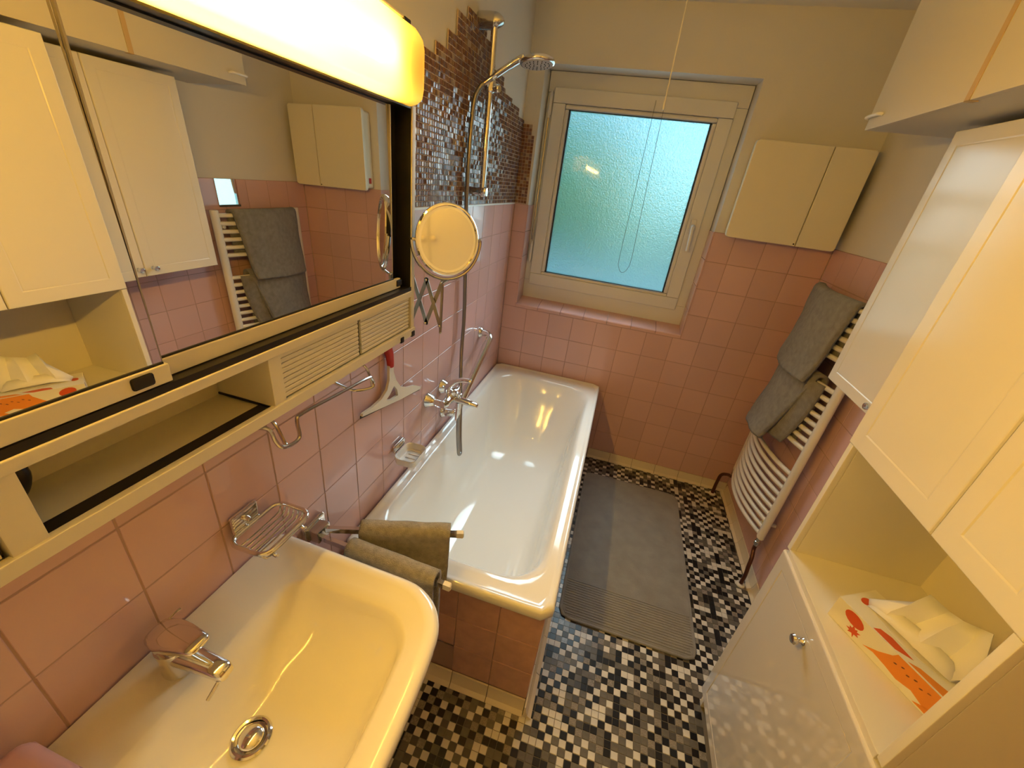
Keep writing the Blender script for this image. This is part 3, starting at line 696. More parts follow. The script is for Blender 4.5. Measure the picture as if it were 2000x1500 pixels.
# ================================================================ TOWEL RADIATOR
XR = 1.585; RYL, RYR = -0.165, -0.713
rd = thing('towel_radiator', 'white curved-bar towel radiator on the right wall', 'radiator', (1.59, -0.44, 0.27))
for y in (RYL, RYR):
    q = [(XR + 0.016 * math.cos(a), y + 0.022 * math.sin(a)) for a in [2 * math.pi * k / 20 for k in range(20)]]
    mb = MB(); mb.loft([[(XR + (x - XR) * s, y + (yy - y) * s, z) for x, yy in q] for z, s in ((0.272, 0.85), (0.277, 1), (1.386, 1), (1.391, 0.85))], cap0=True, cap1=True)
    ob('upright', mb, RADW, rd, 50)
def bowx(y): 
    t = (y - (RYL + RYR) / 2) / ((RYL - RYR) / 2); return XR - 0.062 * max(0, 1 - t * t)
bz = [1.366 - 0.0393 * k for k in range(6)] + [1.052 - 0.0393 * k for k in range(8)] + [0.645 - 0.0395 * k for k in range(10)]
me0 = None
for z in bz:
    if me0 is None:
        o = ob('bar', MB().tube([(bowx(y), y, z) for y in [RYR + (RYL - RYR) * k / 18 for k in range(19)]], 0.0105, 10), RADW, rd, 60); me0 = o.data; c0 = o.location.copy()
    else:
        o = bpy.data.objects.new('bar', me0); COL.objects.link(o); o.location = (c0.x, c0.y, z); put(o, rd)
for y in (RYL - 0.03, RYR + 0.03):
    for z in (1.31, 0.34): ob('wall_bracket', MB().tube([(bowx(y), y, z), (W, y, z)], 0.009, 8), RADW, rd)
v = ob('valve', MB().lathe([(0.011, 0.0), (0.011, -0.022), (0.014, -0.024), (0.014, -0.04), (0.010, -0.042), (0.010, -0.05)], (XR, RYR, 0.272), (0, 0, 1), 16), CHROMED, rd)
ob('pipe', MB().tube(smoothpath([(XR, RYR, 0.225), (XR, RYR, 0.195), (XR - 0.005, RYR - 0.03, 0.165), (XR - 0.01, RYR - 0.05, 0.12), (XR - 0.005, RYR - 0.052, 0.07), (XR - 0.005, RYR - 0.052, 0.0)], 6), 0.009, 10), COPPER, rd)
ob('valve', MB().lathe([(0.011, 0.0), (0.011, -0.02), (0.013, -0.022), (0.013, -0.034)], (XR, RYL, 0.272), (0, 0, 1), 16), CHROMED, rd)
ob('pipe', MB().tube(smoothpath([(XR, RYL, 0.24), (XR - 0.002, RYL + 0.01, 0.215), (XR - 0.012, RYL + 0.05, 0.195), (XR - 0.03, RYL + 0.085, 0.16), (XR - 0.035, RYL + 0.09, 0.10), (XR - 0.035, RYL + 0.09, 0.0)], 6), 0.010, 10), COPPER, rd)
for y, x in ((RYR - 0.052, XR - 0.005), (RYL + 0.09, XR - 0.035)):
    ob('pipe_rosette', MB().lathe([(0.022, 0.0), (0.020, 0.006), (0.011, 0.010)], (x, y, 0.0), (0, 0, 1), 20), WHITEP, rd)

# ---- towels on the radiator
def hang_towel(name, label, y0, y1, ztop, zf, zb, skew=0.0, flare=0.0, seed=0.0):
    Lf, Lb = ztop - zf, ztop - zb; rt = 0.018; arc = math.pi * rt; tot = Lf + arc + Lb
    def fn(u, v):
        y = y0 + (y1 - y0) * u; s = v * tot
        xb = bowx(min(max(y, RYR), RYL)); wv = 0.012 * noise.noise(Vector((y * 7 + seed, v * 4, seed))) + 0.004 * noise.noise(Vector((y * 22 + seed, v * 9, seed)))
        if s < Lf:
            z = zf + s; t = 1 - s / Lf
            x = xb - rt - 0.002 - 0.004 * math.sin(t * 2.4) - flare * t ** 1.6 * (0.25 + 0.75 * (1 - u)) + wv * (0.4 + t); y += skew * t * (1 - u) - 0.25 * skew * t
            z += 0.025 * t * (u - 0.5) * (1 if skew < 0 else -1)
        elif s < Lf + arc:
            a = math.pi - (s - Lf) / rt; x = xb + (rt + 0.002) * math.cos(a); z = ztop + (rt - 0.004) * math.sin(a)
        else:
            z = ztop - (s - Lf - arc); x = min(xb + rt + 0.002 + wv * 0.4, 1.622)
        if s < Lf and s < 0.022: x -= 0.003 * math.sin(math.pi * s / 0.022)
        if s < Lf: y += 0.02 * (1 - s / Lf) ** 3 * (1 if u > 0.5 else -0.3)
        return (x, y, z + 0.002 * noise.noise(Vector((y * 14, v * 3, seed + 4))))
    o = ob(name, MB().grid(fn, 22, 60), GREYT, None, 80, False); solidify(o, 0.013, 0)
    return tag(o, label, 'towel', 'grey towels on the radiator')
hang_towel('bath_towel', 'grey terry towel folded over the top of the radiator', -0.650, -0.215, 1.378, 1.030, 1.17, 0.05, 0.040, 1.0)
hang_towel('bath_towel', 'grey terry towel hanging lower on the radiator, partly under the other', -0.625, -0.195, 1.072, 0.700, 0.76, 0.10, 0.075, 7.0)

# the inner layer of the lower towel shows as a thin edge beside its front layer
def inner(u, v):
    y = -0.668 + 0.075 * u; z = 1.060 - 0.315 * v
    return (bowx(y) - 0.014 - 0.030 * v * v - 0.012 * u, y + 0.055 * v * v, z)
o = ob('inner_layer', MB().grid(inner, 6, 20), GREYT, bpy.data.objects['bath_towel.001'], 80, False); solidify(o, 0.009, 0)

# ================================================================ LEFT WALL FITTINGS
# ---- scissor-arm magnifying mirror
sm = thing('magnifying_mirror', 'round chrome magnifying mirror on a scissor arm beside the mirror cabinet', 'mirror', (0.1, -1.375, 1.23))
MCc = Vector((0.21, -1.385, 1.488)); nv = Vector((0.777, -0.625, 0.10)).normalized(); rM = 0.088
ob('mirror_rim', MB().lathe([(rM - 0.004, -0.010), (rM + 0.001, -0.009), (rM + 0.004, -0.003), (rM + 0.004, 0.003), (rM + 0.001, 0.006), (rM - 0.003, 0.006), (rM - 0.005, 0.002)], MCc, nv, 48), CHROME, sm)
mb = MB(); u_ = nv.orthogonal().normalized(); v_ = nv.cross(u_); Rc = 0.9
rings = []
for k in range(9):
    q = (rM - 0.003) * k / 8 + 1e-4; rings.append([MCc + nv * (0.003 - (rM * rM - q * q) / (2 * Rc)) + (u_ * math.cos(2 * math.pi * j / 40) + v_ * math.sin(2 * math.pi * j / 40)) * q for j in range(40)])
mb.loft(rings, cap0=True); ob('mirror_glass', mb, MIRROR, sm, 80)
hz = Vector((0, 0, 1)).cross(nv).normalized(); up = nv.cross(hz)
yk = [MCc + (hz * math.cos(a) + up * math.sin(a)) * (rM + 0.013) - nv * 0.003 for a in [math.pi + math.pi * k / 24 for k in range(25)]]
ob('yoke', MB().tube(yk, 0.0042, 8), CHROMED, sm)
for p in (yk[0], yk[-1]): ob('pivot_screw', MB().tube([p, MCc + (p - MCc) * 0.9], 0.005, 10), CHROMED, sm)
yb = yk[12]
st = Vector((0.197, -1.38, 0))
ob('stem', MB().tube([yb, (yb.x, yb.y, 1.385), (st.x, st.y, 1.37), (st.x - 0.001, st.y, 1.228)], 0.0042, 8), STEEL, sm)
ob('stem_tip', MB().lathe([(0.003, 0), (0.0045, 0.003), (0.003, 0.008)], (st.x - 0.001, st.y, 1.222), (0, 0, 1), 10), STEEL, sm)
xs = [0.012, 0.057, 0.103, 0.148, 0.194]; zt_, zb_ = 1.372, 1.245
def link(a, b, y):
    a, b = Vector(a), Vector(b); dv = (b - a).normalized(); n_ = Vector((-dv.z, 0, dv.x)) * 0.0055; e = dv * 0.006
    mb = MB(); mb.prism([a - e + n_, b + e + n_, b + e - n_, a - e - n_], (0, 0.0016, 0)); 
    return mb
for i in range(4):
    y = -1.380
    a = (xs[i], y, zt_ if i % 2 else zb_); b = (xs[i + 1], y, zb_ if i % 2 else zt_)
    ob('scissor_link', link(a, b, y), STEEL, sm, 0)
    a = (xs[i], y + 0.003, zb_ if i % 2 else zt_); b = (xs[i + 1], y + 0.003, zt_ if i % 2 else zb_)
    ob('scissor_link', link(a, b, y), STEEL, sm, 0)
for x in xs:
    for z in (zt_, zb_): ob('rivet', MB().lathe([(0.004, -0.002), (0.004, 0.006), (0.002, 0.0075)], (x, -1.379, z), (0, -1, 0), 10), CHROMED, sm)
ob('wall_plate', box(0.001, 0.010, -1.392, -1.366, 1.225, 1.392, 0.002), STEEL, sm)

# ---- chrome wire rail under the mirror cabinet
wr = thing('wire_rail', 'bent chrome wire rail on the wall under the mirror cabinet', 'towel rail', (0.04, -1.72, 1.1))
ob('wire', MB().tube(smoothpath([(0.004, -1.905, 1.165), (0.045, -1.91, 1.163), (0.075, -1.90, 1.160), (0.082, -1.895, 1.13), (0.086, -1.886, 1.112), (0.088, -1.862, 1.104), (0.086, -1.838, 1.108), (0.082, -1.835, 1.145), (0.080, -1.815, 1.152), (0.080, -1.70, 1.142), (0.080, -1.58, 1.132), (0.080, -1.558, 1.122), (0.080, -1.552, 1.105), (0.078, -1.562, 1.095), (0.050, -1.60, 1.098), (0.004, -1.62, 1.12)], 6), 0.0042, 8), CHROMED, wr)
ob('wire', MB().tube(smoothpath([(0.004, -1.865, 1.162), (0.05, -1.872, 1.160), (0.066, -1.872, 1.145), (0.078, -1.87, 1.108), (0.086, -1.868, 1.104)], 6), 0.0038, 8), CHROMED, wr)
ob('wire', MB().tube(smoothpath([(0.004, -1.56, 1.16), (0.05, -1.562, 1.160), (0.066, -1.56, 1.15), (0.076, -1.556, 1.115), (0.079, -1.557, 1.096)], 6), 0.0038, 8), CHROMED, wr)

# ---- squeegee
sq = thing('squeegee', 'ivory shower squeegee with a red grip hanging on the pink tiles', 'squeegee', (0.015, -1.35, 0.9))
SQ = lambda y, z, x=0.016: (x, y, z)
ob('grip', MB().tube(smoothpath([SQ(-1.395, 1.21), SQ(-1.378, 1.15), SQ(-1.362, 1.10), SQ(-1.357, 1.062)], 5), [0.0135] * 5 + [0.0145] * 5 + [0.0135, 0.013, 0.0125, 0.012, 0.0115, 0.0105], 12), RED, sq)
out = [(-1.371, 1.068), (-1.372, 1.02), (-1.386, 0.99), (-1.42, 0.972), (-1.47, 0.968), (-1.522, 0.972), (-1.526, 0.964), (-1.40, 0.934), (-1.30, 0.911), (-1.155, 0.884), (-1.148, 0.891), (-1.20, 0.921), (-1.255, 0.938), (-1.30, 0.962), (-1.33, 1.00), (-1.346, 1.04), (-1.346, 1.068)]
hole = [(-1.372, 0.965), (-1.395, 0.955), (-1.36, 0.940), (-1.32, 0.937), (-1.325, 0.962), (-1.345, 0.985)]
mb = MB(); bm = mb.bm
def addloop(l, x):
    vs = [bm.verts.new((x, a, b)) for a, b in l]; return [bm.edges.new((vs[i], vs[(i + 1) % len(vs)])) for i in range(len(vs))]
es = addloop(out, 0.0205) + addloop(hole, 0.0205); bmesh.ops.triangle_fill(bm, edges=es, use_beauty=True)
ext = bmesh.ops.extrude_face_region(bm, geom=bm.faces[:]); 
for q in [g for g in ext['geom'] if isinstance(g, bmesh.types.BMVert)]: q.co.x -= 0.009
ob('squeegee_head', mb, IVORY, sq, 30)
ob('rubber_blade', MB().prism([(0.013, -1.527, 0.966), (0.013, -1.150, 0.884), (0.013, -1.152, 0.876), (0.013, -1.529, 0.957)], (0.003, 0, 0)), RUBBER, sq, 0)
ob('hook', MB().lathe([(0.018, 0), (0.017, 0.003), (0.006, 0.004), (0.005, 0.018), (0.001, 0.019)], (0.0, -1.397, 1.205), (1, 0, 0), 20), WHITEP, sq)

# ---- chrome wire soap basket by the washbasin
sb = thing('soap_basket', 'chrome wire soap basket on the wall above the washbasin', 'soap holder', (0.04, -1.915, 0.88))
mb = MB(); mb.box(0.001, 0.013, -1.970, -1.905, 0.912, 0.958, 0.005); ob('wall_plate', mb, CHROME, sb)
ob('screw', MB().lathe([(0.007, 0), (0.006, 0.008), (0.004, 0.012)], (0.012, -1.938, 0.936), (1, 0, 0), 14), CHROME, sb)
def bring(z, i=0.0): return [(p[0], p[1], z) for p in rrect(0.016 + i, 0.108 - i, -1.990 + i, -1.858 - i, z, 0.022, 5)]
ob('basket_rim', MB().tube(bring(0.915), 0.0052, 10, closed=True), CHROME, sb)
for k in range(7):
    x = 0.026 + 0.072 * k / 6
    ob('basket_wire', MB().tube(smoothpath([(x, -1.988, 0.914), (x, -1.982, 0.898), (x, -1.965, 0.893), (x, -1.884, 0.893), (x, -1.866, 0.898), (x, -1.860, 0.914)], 4), 0.0021, 6), CHROMED, sb)
for y in (-1.965, -1.884): ob('basket_foot', MB().tube([(0.100, y, 0.893), (0.108, y, 0.889), (0.112, y, 0.895)], 0.0035, 8), CHROME, sb)

# ---- white soap dish above the tub
sd = thing('soap_dish', 'white plastic soap dish in a chrome wall holder above the tub edge', 'soap dish', (0.05, -1.30, 0.66))
ob('wall_holder', box(0.001, 0.016, -1.335, -1.262, 0.690, 0.722, 0.006), CHROME, sd)
rg = lambda i, z: rrect(0.018 + i, 0.105 - i, -1.362 + i, -1.245 - i, z, 0.022, 5)
dsh = ob('dish', MB().loft([rg(0.012, 0.664), rg(0.003, 0.668), rg(0.0, 0.692), rg(0.002, 0.695), rg(0.006, 0.692), rg(0.012, 0.675), rg(0.018, 0.672)], cap0=True, cap1=True), WHITEP, sd, 50)
for k in range(4):
    y = -1.335 + k * 0.022; ob('dish_rib', box(0.045, 0.085, y, y + 0.005, 0.6715, 0.675, 0.001), WHITEP, dsh)

# ---- swivel double towel holder with two hand towels
th = thing('towel_holder', 'chrome swivel towel holder with two arms beside the washbasin', 'towel holder', (0.02, -1.755, 0.70))
mb = MB(); mb.box(0.001, 0.016, -1.795, -1.715, 0.698, 0.752, 0.006); ob('wall_plate', mb, CHROME, th)
ob('pivot_block', box(0.014, 0.048, -1.785, -1.735, 0.706, 0.746, 0.005), CHROMED, th)
A0 = (Vector((0.035, -1.755, 0.731)), Vector((0.385, -1.632, 0.731))); A1 = (Vector((0.035, -1.772, 0.722)), Vector((0.415, -1.786, 0.722)))
for a, b in (A0, A1):
    dv = (b - a).normalized(); n_ = Vector((-dv.y, dv.x, 0)) * 0.006; z_ = Vector((0, 0, 0.008))
    o = ob('arm', MB().loft([[p + n_ + z_, p - n_ + z_, p - n_ - z_, p + n_ - z_] for p in (a, b)], cap0=True, cap1=True), CHROME, th, 0)
    ob('arm_cap', MB().loft([[p + n_ * s + z_ * s, p - n_ * s + z_ * s, p - n_ * s - z_ * s, p + n_ * s - z_ * s] for p, s in ((b, 1.1), (b + dv * 0.018, 1.1), (b + dv * 0.021, 0.7))], cap0=True, cap1=True), IVORY, o, 20, label='ivory plastic end cap')
def hand_towel(label, arm, s0, s1, drop_n, drop_f, seed):
    a, b = arm; dv = (b - a).normalized(); L = (b - a).length; n_ = Vector((dv.y, -dv.x, 0)); rt = 0.019; arc = math.pi * rt; tot = drop_n + arc + drop_f; zt = a.z + 0.010
    def fn(u, v):
        s = v * tot; c = a + dv * (s0 + (s1 - s0) * u); wv = 0.004 * noise.noise(Vector((u * 4 + seed, v * 6, seed)))
        if s < drop_n: off = rt + wv + 0.006 * (1 - s / drop_n); z = zt - (drop_n - s)
        elif s < drop_n + arc: q = (s - drop_n) / rt; off = rt * math.cos(q); z = zt + rt * 0.75 * math.sin(q)
        else: off = -rt + wv; z = zt - (s - drop_n - arc)
        p = c + n_ * off; return (p.x + 0.002 * noise.noise(Vector((v * 9, seed, 0))), p.y, z + 0.0025 * noise.noise(Vector((u * 5, v * 4, seed + 3))))
    o = ob('hand_towel', MB().grid(fn, 16, 48), HANDT, None, 80, False); solidify(o, 0.013, 0)
    return tag(o, label, 'towel', 'hand towels on the swivel holder')
hand_towel('grey-brown hand towel on the towel holder arm nearer the bathtub', A0, 0.105, 0.352, 0.195, 0.18, 2.0)
hand_towel('grey-brown hand towel on the towel holder arm nearer the washbasin', A1, 0.105, 0.360, 0.20, 0.19, 9.0)

# ================================================================ BATH MIXER, SHOWER, GRAB BAR
bx = thing('bath_mixer', 'chrome lever mixer tap on the wall above the tub', 'faucet', (0.06, -0.975, 0.72))
zc = 0.775
for y in (-1.048, -0.902):
    ob('rose', MB().lathe([(0.034, 0.0), (0.033, 0.004), (0.024, 0.022), (0.018, 0.030), (0.016, 0.033)], (0.001, y, zc), (1, 0, 0), 28), CHROME, bx)
    ob('inlet', MB().tube([(0.03, y, zc), (0.075, y, zc)], 0.013, 14), CHROME, bx)
mb = MB(); mb.tube(smoothpath([(0.072, -1.062, zc), (0.078, -1.04, zc), (0.080, -1.0, zc + 0.002), (0.080, -0.95, zc + 0.002), (0.078, -0.91, zc), (0.072, -0.888, zc)], 5), [0.012] + [0.017] * 4 + [0.019] * 5 + [0.022] * 6 + [0.019] * 5 + [0.016] * 4 + [0.012], 18); ob('mixer_body', mb, CHROME, bx, 60)
def sec2(x, zc, hw, hh, yc=-0.975, n=16): return [(x, yc + hw * math.cos(a), zc + hh * math.sin(a)) for a in [2 * math.pi * k / n for k in range(n)]]
ob('bath_spout', MB().loft([sec2(0.08, 0.772, 0.020, 0.017), sec2(0.12, 0.770, 0.018, 0.014), sec2(0.165, 0.766, 0.0165, 0.012), sec2(0.196, 0.762, 0.015, 0.011), sec2(0.203, 0.760, 0.011, 0.008)], cap0=True, cap1=True), CHROME, bx, 60)
ob('lever_cap', MB().lathe([(0.023, 0), (0.024, 0.02), (0.020, 0.030), (0.008, 0.034)], (0.08, -0.975, zc + 0.014), (0.15, 0, 1), 24), CHROME, bx)
ob('lever', MB().tube(smoothpath([(0.06, -0.985, 0.80), (0.068, -0.985, 0.832), (0.095, -0.983, 0.858), (0.13, -0.98, 0.872), (0.165, -0.978, 0.874)], 6), [0.015] * 6 + [0.012] * 6 + [0.009] * 6 + [0.0075] * 6 + [0.006], 12, flat=(0.7, 1.2)), CHROME, bx, 60)
ob('diverter_knob', MB().lathe([(0.009, 0), (0.009, 0.008), (0.012, 0.010), (0.012, 0.020), (0.008, 0.022)], (0.112, -0.975, 0.782), (0.1, 0, 1), 16), CHROME, bx)
ob('hose_outlet', MB().lathe([(0.013, 0), (0.013, -0.028), (0.011, -0.032)], (0.115, -0.975, 0.758), (0, 0, 1), 16), CHROME, bx)

sr = thing('shower_rail', 'chrome shower rail on the brown mosaic', 'shower rail', (0.03, -0.715, 1.58))
ob('rail_tube', MB().tube([(0.055, -0.715, 1.575), (0.055, -0.715, 2.125)], 0.0115, 14), CHROME, sr)
mb = MB(); mb.tube(smoothpath([(0.0, -0.715, 2.128), (0.045, -0.715, 2.128), (0.066, -0.715, 2.124), (0.074, -0.715, 2.114)], 5), [0.026] * 9 + [0.025, 0.024, 0.023, 0.022, 0.019, 0.015, 0.008], 18); ob('top_bracket', mb, CHROMED, sr, 60)
ob('bottom_bracket', MB().tube([(0.002, -0.715, 1.592), (0.05, -0.715, 1.592)], 0.014, 14), CHROMED, sr)
ob('bottom_knob', MB().lathe([(0.015, 0), (0.019, 0.010), (0.019, 0.024), (0.015, 0.032), (0.004, 0.034)], (0.044, -0.715, 1.592), (1, 0, 0), 20), CHROME, sr)
ob('slider', MB().lathe([(0.015, -0.022), (0.019, -0.018), (0.019, 0.018), (0.015, 0.022)], (0.055, -0.715, 1.945), (0, 0, 1), 20), CHROME, sr)
ob('slider_knob', MB().lathe([(0.012, 0), (0.015, 0.01), (0.015, 0.022), (0.010, 0.028)], (0.070, -0.715, 1.938), (1, -0.4, -0.1), 18), CHROME, sr)
hs = thing('hand_shower', 'chrome hand shower with round spray head held by the shower rail', 'shower head', (0.15, -0.72, 1.95))
ob('handle', MB().tube(smoothpath([(0.045, -0.745, 1.945), (0.075, -0.742, 1.966), (0.115, -0.736, 1.994), (0.155, -0.73, 2.020), (0.178, -0.727, 2.030)], 5), [0.012] * 6 + [0.0145] * 6 + [0.0165] * 5 + [0.018, 0.019, 0.0195, 0.018], 16, flat=(0.7, 1.1)), CHROME, hs, 60)
hc, ha = Vector((0.224, -0.722, 2.022)), Vector((0.12, -0.05, -1)).normalized()
ob('spray_head', MB().lathe([(0.02, -0.016), (0.046, -0.012), (0.060, -0.004), (0.062, 0.003), (0.058, 0.008)], hc, ha, 36), CHROME, hs, 60)
fcx = ob('spray_face', MB().lathe([(0.055, 0.0075), (0.054, 0.0095), (0.001, 0.0102)], hc, ha, 36), mat('grey_spray_face', (0.55, 0.53, 0.52), 0.35), hs)
ua = ha.orthogonal().normalized(); va = ha.cross(ua); me0 = None
mb = MB()
for rr, n in ((0.014, 6), (0.028, 12), (0.042, 18)):
    for k in range(n):
        p = hc + ha * 0.0098 + (ua * math.cos(2 * math.pi * k / n) + va * math.sin(2 * math.pi * k / n)) * rr
        mb.lathe([(0.0022, 0), (0.0014, 0.0022)], p, ha, 6)
ob('nozzles', mb, BLACK, fcx, kind='stuff')
ob('hose', MB().tube(smoothpath([(0.045, -0.745, 1.945), (0.03, -0.752, 1.93), (0.020, -0.775, 1.88), (0.018, -0.785, 1.75), (0.018, -0.783, 1.55), (0.020, -0.75, 1.25), (0.022, -0.735, 1.05), (0.028, -0.755, 0.90), (0.055, -0.81, 0.77), (0.092, -0.885, 0.66), (0.118, -0.935, 0.55), (0.130, -0.950, 0.492), (0.134, -0.964, 0.478), (0.132, -0.978, 0.495), (0.122, -0.978, 0.60), (0.115, -0.975, 0.73)], 8), 0.0085, 12), HOSE, hs, 60, label='grey metal shower hose')
ob('hose_nut', MB().lathe([(0.010, 0), (0.0115, 0.02), (0.0115, 0.05), (0.009, 0.07)], (0.1155, -0.975, 0.735), (-0.05, 0, -1), 14), CHROME, hs)

gb = thing('grab_bar', 'slanted chrome grab bar on the wall behind the mixer tap', 'grab bar', (0.03, -0.65, 0.62))
ob('bar', MB().tube(smoothpath([(0.0, -0.415, 0.885), (0.04, -0.42, 0.884), (0.062, -0.438, 0.875), (0.066, -0.47, 0.856), (0.066, -0.65, 0.755), (0.066, -0.83, 0.655), (0.062, -0.862, 0.637), (0.04, -0.876, 0.629), (0.0, -0.88, 0.628)], 6), 0.018, 16), CHROME, gb, 60)
for y, z in ((-0.415, 0.885), (-0.88, 0.628)): ob('mount', MB().lathe([(0.030, 0), (0.029, 0.006), (0.022, 0.014), (0.014, 0.016)], (0.001, y, z), (1, 0, 0), 24), CHROME, gb)

# ================================================================ FLOOR MAT, CORDS, TISSUES
bmx = thing('bath_mat', 'grey bath mat with a ribbed end beside the tub', 'mat', (1.03, -0.73, 0))
def mr(i, z): return resample(rrect(0.738 + i, 1.318 - i, -1.252 + i, -0.205 - i, z, max(0.045 - i, 0.01), 8), 80)
mb = MB(); mb.loft([mr(0.0, 0.001), mr(-0.002, 0.004), mr(0.0, 0.0085), mr(0.006, 0.0095), mr(0.010, 0.0078)], cap0=True); ob('hem', mb, MATG, bmx, 60)
def top(u, v):
    x = 0.748 + 0.56 * u; y = -1.242 + 1.027 * v
    return (x, y, 0.0085 + 0.0012 * noise.noise(Vector((x * 6, y * 6, 0))))
mb = MB(); mb.loft([mr(0.009, 0.003), mr(0.009, 0.0078), mr(0.014, 0.0098)], cap0=True, cap1=True); ob('pile', mb, MATG, bmx, 60)
mb = MB()
for k in range(15):
    y = -1.232 + k * 0.0125
    mb.box(0.765 if k < 3 else 0.752, 1.292 if k < 3 else 1.305, y, y + 0.006, 0.009, 0.0122, 0.0012, 1)
ob('ribbed_band', mb, MATG, bmx, 40, kind='stuff')

pc = thing('pull_cord', 'thin white pull cord hanging from the ceiling before the window', 'cord', (0.675, -0.60, 1.95))
ob('cord', MB().tube([(0.668, -0.60, ZC), (0.674, -0.60, 2.15), (0.678, -0.60, 1.955)], 0.0021, 6), WHITECORD, pc)
ob('cord_tip', MB().lathe([(0.002, 0), (0.0038, -0.006), (0.0042, -0.020), (0.003, -0.026)], (0.678, -0.60, 1.962), (0, 0, 1), 10), WHITEP, pc)
lc = ob('blind_cord', MB().tube(smoothpath([(0.640, 0.108, 2.085), (0.640, 0.108, 1.7), (0.638, 0.108, 1.33), (0.648, 0.108, 1.262), (0.672, 0.108, 1.238), (0.697, 0.108, 1.264), (0.706, 0.108, 1.33), (0.700, 0.108, 1.55), (0.685, 0.108, 2.085)], 8), 0.0011, 6), GREYCORD, None)
tag(lc, 'thin dark looped cord hanging in front of the frosted pane', 'cord')

# ---- tissue box on the shelf
tb = thing('tissue_box', 'white tissue box printed with orange leaves on the open shelf', 'tissue box', (1.40, -1.70, 0.822))
ang = math.radians(29.3); TO = Vector((1.318, -1.600, 0.8225)); ex_ = Vector((0.487, -0.873, 0)).normalized(); ey_ = Vector((-ex_.y, ex_.x, 0)); ey_ = -ey_ if ey_.x < 0 else ey_
BL, BW, BH = 0.225, 0.112, 0.062
def tp(a, b, z): return TO + ex_ * a + ey_ * b + Vector((0, 0, z))
bd = ob('carton', MB().loft([[tp(0.0, 0.0, 0), tp(BL, 0, 0), tp(BL, BW, 0), tp(0, BW, 0)], [tp(0.0, 0.0, BH), tp(BL, 0, BH), tp(BL, BW, BH), tp(0, BW, BH)]], cap0=True, cap1=True), CARD, tb, 0)
def decal(name, pts, m, face):
    mb = MB(); e = 0.0006
    if face == 'front': a = [tp(x, -e, z) for x, z in pts]; off = ey_ * (e * 0.8)
    elif face == 'top': a = [tp(x, y, BH + e) for x, y in pts]; off = Vector((0, 0, -e * 0.8))
    else: a = [tp(-e, y, z) for y, z in pts]; off = ex_ * (e * 0.8)
    mb.prism(a, off); return ob(name, mb, m, bd, 0)
def blob(cx, cy, rx, ry, rot=0, n=16, pw=1.0):
    o = []
    for k in range(n):
        a = 2 * math.pi * k / n; x, y = rx * math.cos(a), ry * math.sin(a); o.append((cx + x * math.cos(rot) - y * math.sin(rot), cy + x * math.sin(rot) + y * math.cos(rot)))
    return o
def maple(cx, cy, s, rot=0):
    pts = [(0, -1), (0.15, -0.35), (0.75, -0.45), (0.55, -0.1), (1, 0.2), (0.5, 0.25), (0.55, 0.6), (0.22, 0.45), (0, 1), (-0.22, 0.45), (-0.55, 0.6), (-0.5, 0.25), (-1, 0.2), (-0.55, -0.1), (-0.75, -0.45), (-0.15, -0.35)]
    return [(cx + s * (x * math.cos(rot) - y * math.sin(rot)), cy + s * (x * math.sin(rot) + y * math.cos(rot))) for x, y in pts]
decal('printed_leaf', blob(0.045, 0.044, 0.022, 0.014, -0.2), RUST, 'front')
decal('printed_leaf', maple(0.055, 0.018, 0.015, 0.3), RUST, 'front')
decal('printed_leaf', [(0.08, 0.012), (0.10, 0.018), (0.125, 0.016), (0.150, 0.012), (0.175, 0.020), (0.20, 0.012), (0.2245, 0.02), (0.2245, 0.0615), (0.13, 0.0615), (0.125, 0.050), (0.105, 0.030)], ORANGE, 'front')
decal('printed_leaf', [(0.185, 0.004), (0.225, 0.004), (0.225, 0.022), (0.205, 0.018)], ORANGE, 'front')
for k in range(6): decal('printed_dot', blob(0.135 + 0.012 * k, 0.040 + 0.006 * (k % 2), 0.0035, 0.0018, 0.5, 8), BROWNP, 'front')
decal('printed_leaf', blob(0.022, 0.055, 0.010, 0.013), RUST, 'top')
decal('printed_leaf', [(0.075, 0.004), (0.12, 0.004), (0.145, 0.020), (0.10, 0.024), (0.08, 0.018)], RUST, 'top')
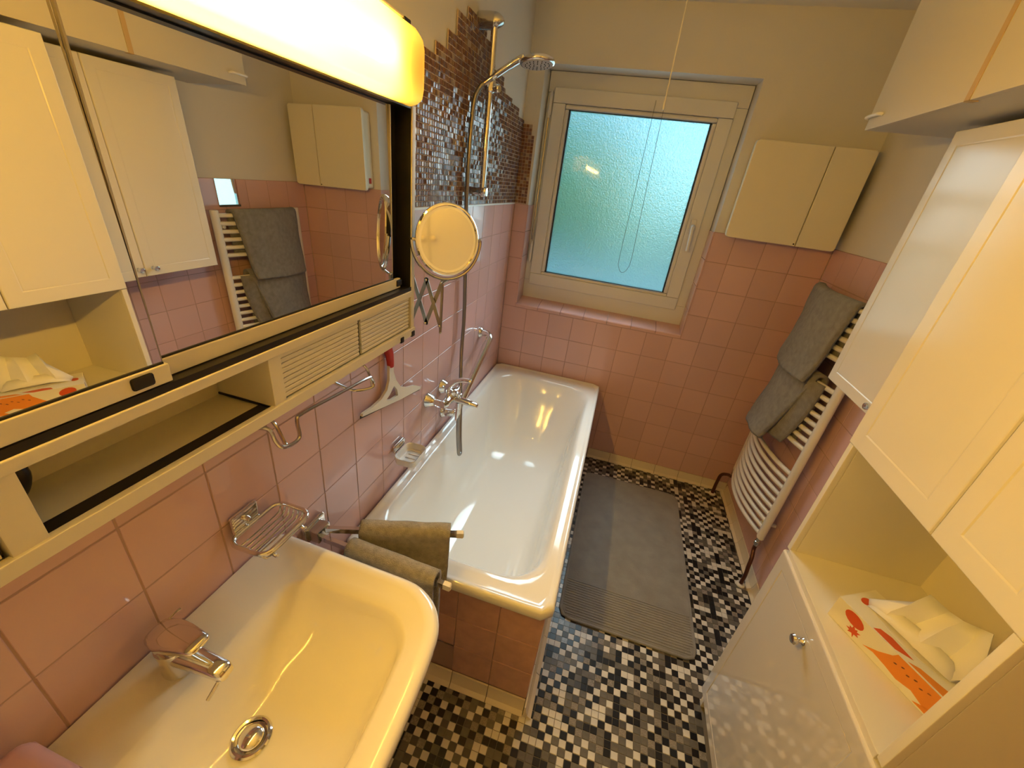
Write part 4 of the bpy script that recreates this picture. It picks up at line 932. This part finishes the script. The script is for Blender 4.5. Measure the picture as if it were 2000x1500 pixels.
decal('printed_leaf', [(0.145, 0.004), (0.222, 0.004), (0.222, 0.03), (0.19, 0.022), (0.16, 0.016)], ORANGE, 'top')
decal('printed_leaf', [(0.185, 0.085), (0.222, 0.078), (0.222, 0.108), (0.195, 0.108)], ORANGE, 'top')
decal('printed_leaf', maple(0.02, 0.05, 0.010), BROWNP, 'end')
ob('opening_film', MB().prism([tp(*p, BH + 0.0008) for p in [(x, y) for x, y in blob(0.115, 0.056, 0.072, 0.024, 0, 20)]], (0, 0, -0.0006)), WHITEP, bd, 0)
# pulled-up tissue: folded, peaked sheet
TS = [[(0.030, 0.050, 0.062), (0.062, 0.046, 0.066), (0.090, 0.060, 0.064), (0.125, 0.044, 0.066), (0.160, 0.060, 0.066), (0.188, 0.050, 0.063)],
      [(0.022, 0.054, 0.074), (0.064, 0.050, 0.092), (0.096, 0.076, 0.090), (0.128, 0.056, 0.098), (0.162, 0.080, 0.096), (0.200, 0.058, 0.086)],
      [(0.036, 0.062, 0.088), (0.074, 0.062, 0.124), (0.104, 0.092, 0.118), (0.132, 0.074, 0.134), (0.160, 0.100, 0.128), (0.204, 0.066, 0.118)],
      [(0.072, 0.078, 0.128), (0.084, 0.076, 0.170), (0.112, 0.104, 0.150), (0.138, 0.090, 0.162), (0.156, 0.112, 0.160), (0.176, 0.088, 0.182)]]
mb = MB(); mb.loft([[tp(*p) for p in row] for row in TS], closed=False)
o = ob('tissue', mb, PAPER, tb, 30, False, label='white tissue pulled up in folds'); solidify(o, 0.0012, 0, 0)
mb = MB(); mb.loft([[tp(0.03, 0.045, 0.063), tp(0.07, 0.040, 0.072), tp(0.12, 0.036, 0.074), tp(0.17, 0.04, 0.070), tp(0.19, 0.05, 0.063)], [tp(0.035, 0.052, 0.068), tp(0.07, 0.062, 0.095), tp(0.12, 0.07, 0.096), tp(0.17, 0.066, 0.092), tp(0.195, 0.058, 0.070)]], closed=False)
o = ob('tissue_fold', mb, PAPER, tb, 30, False); solidify(o, 0.0012, 0)

for o in list(bpy.data.objects):
    if '_o' in o: del o['_o']
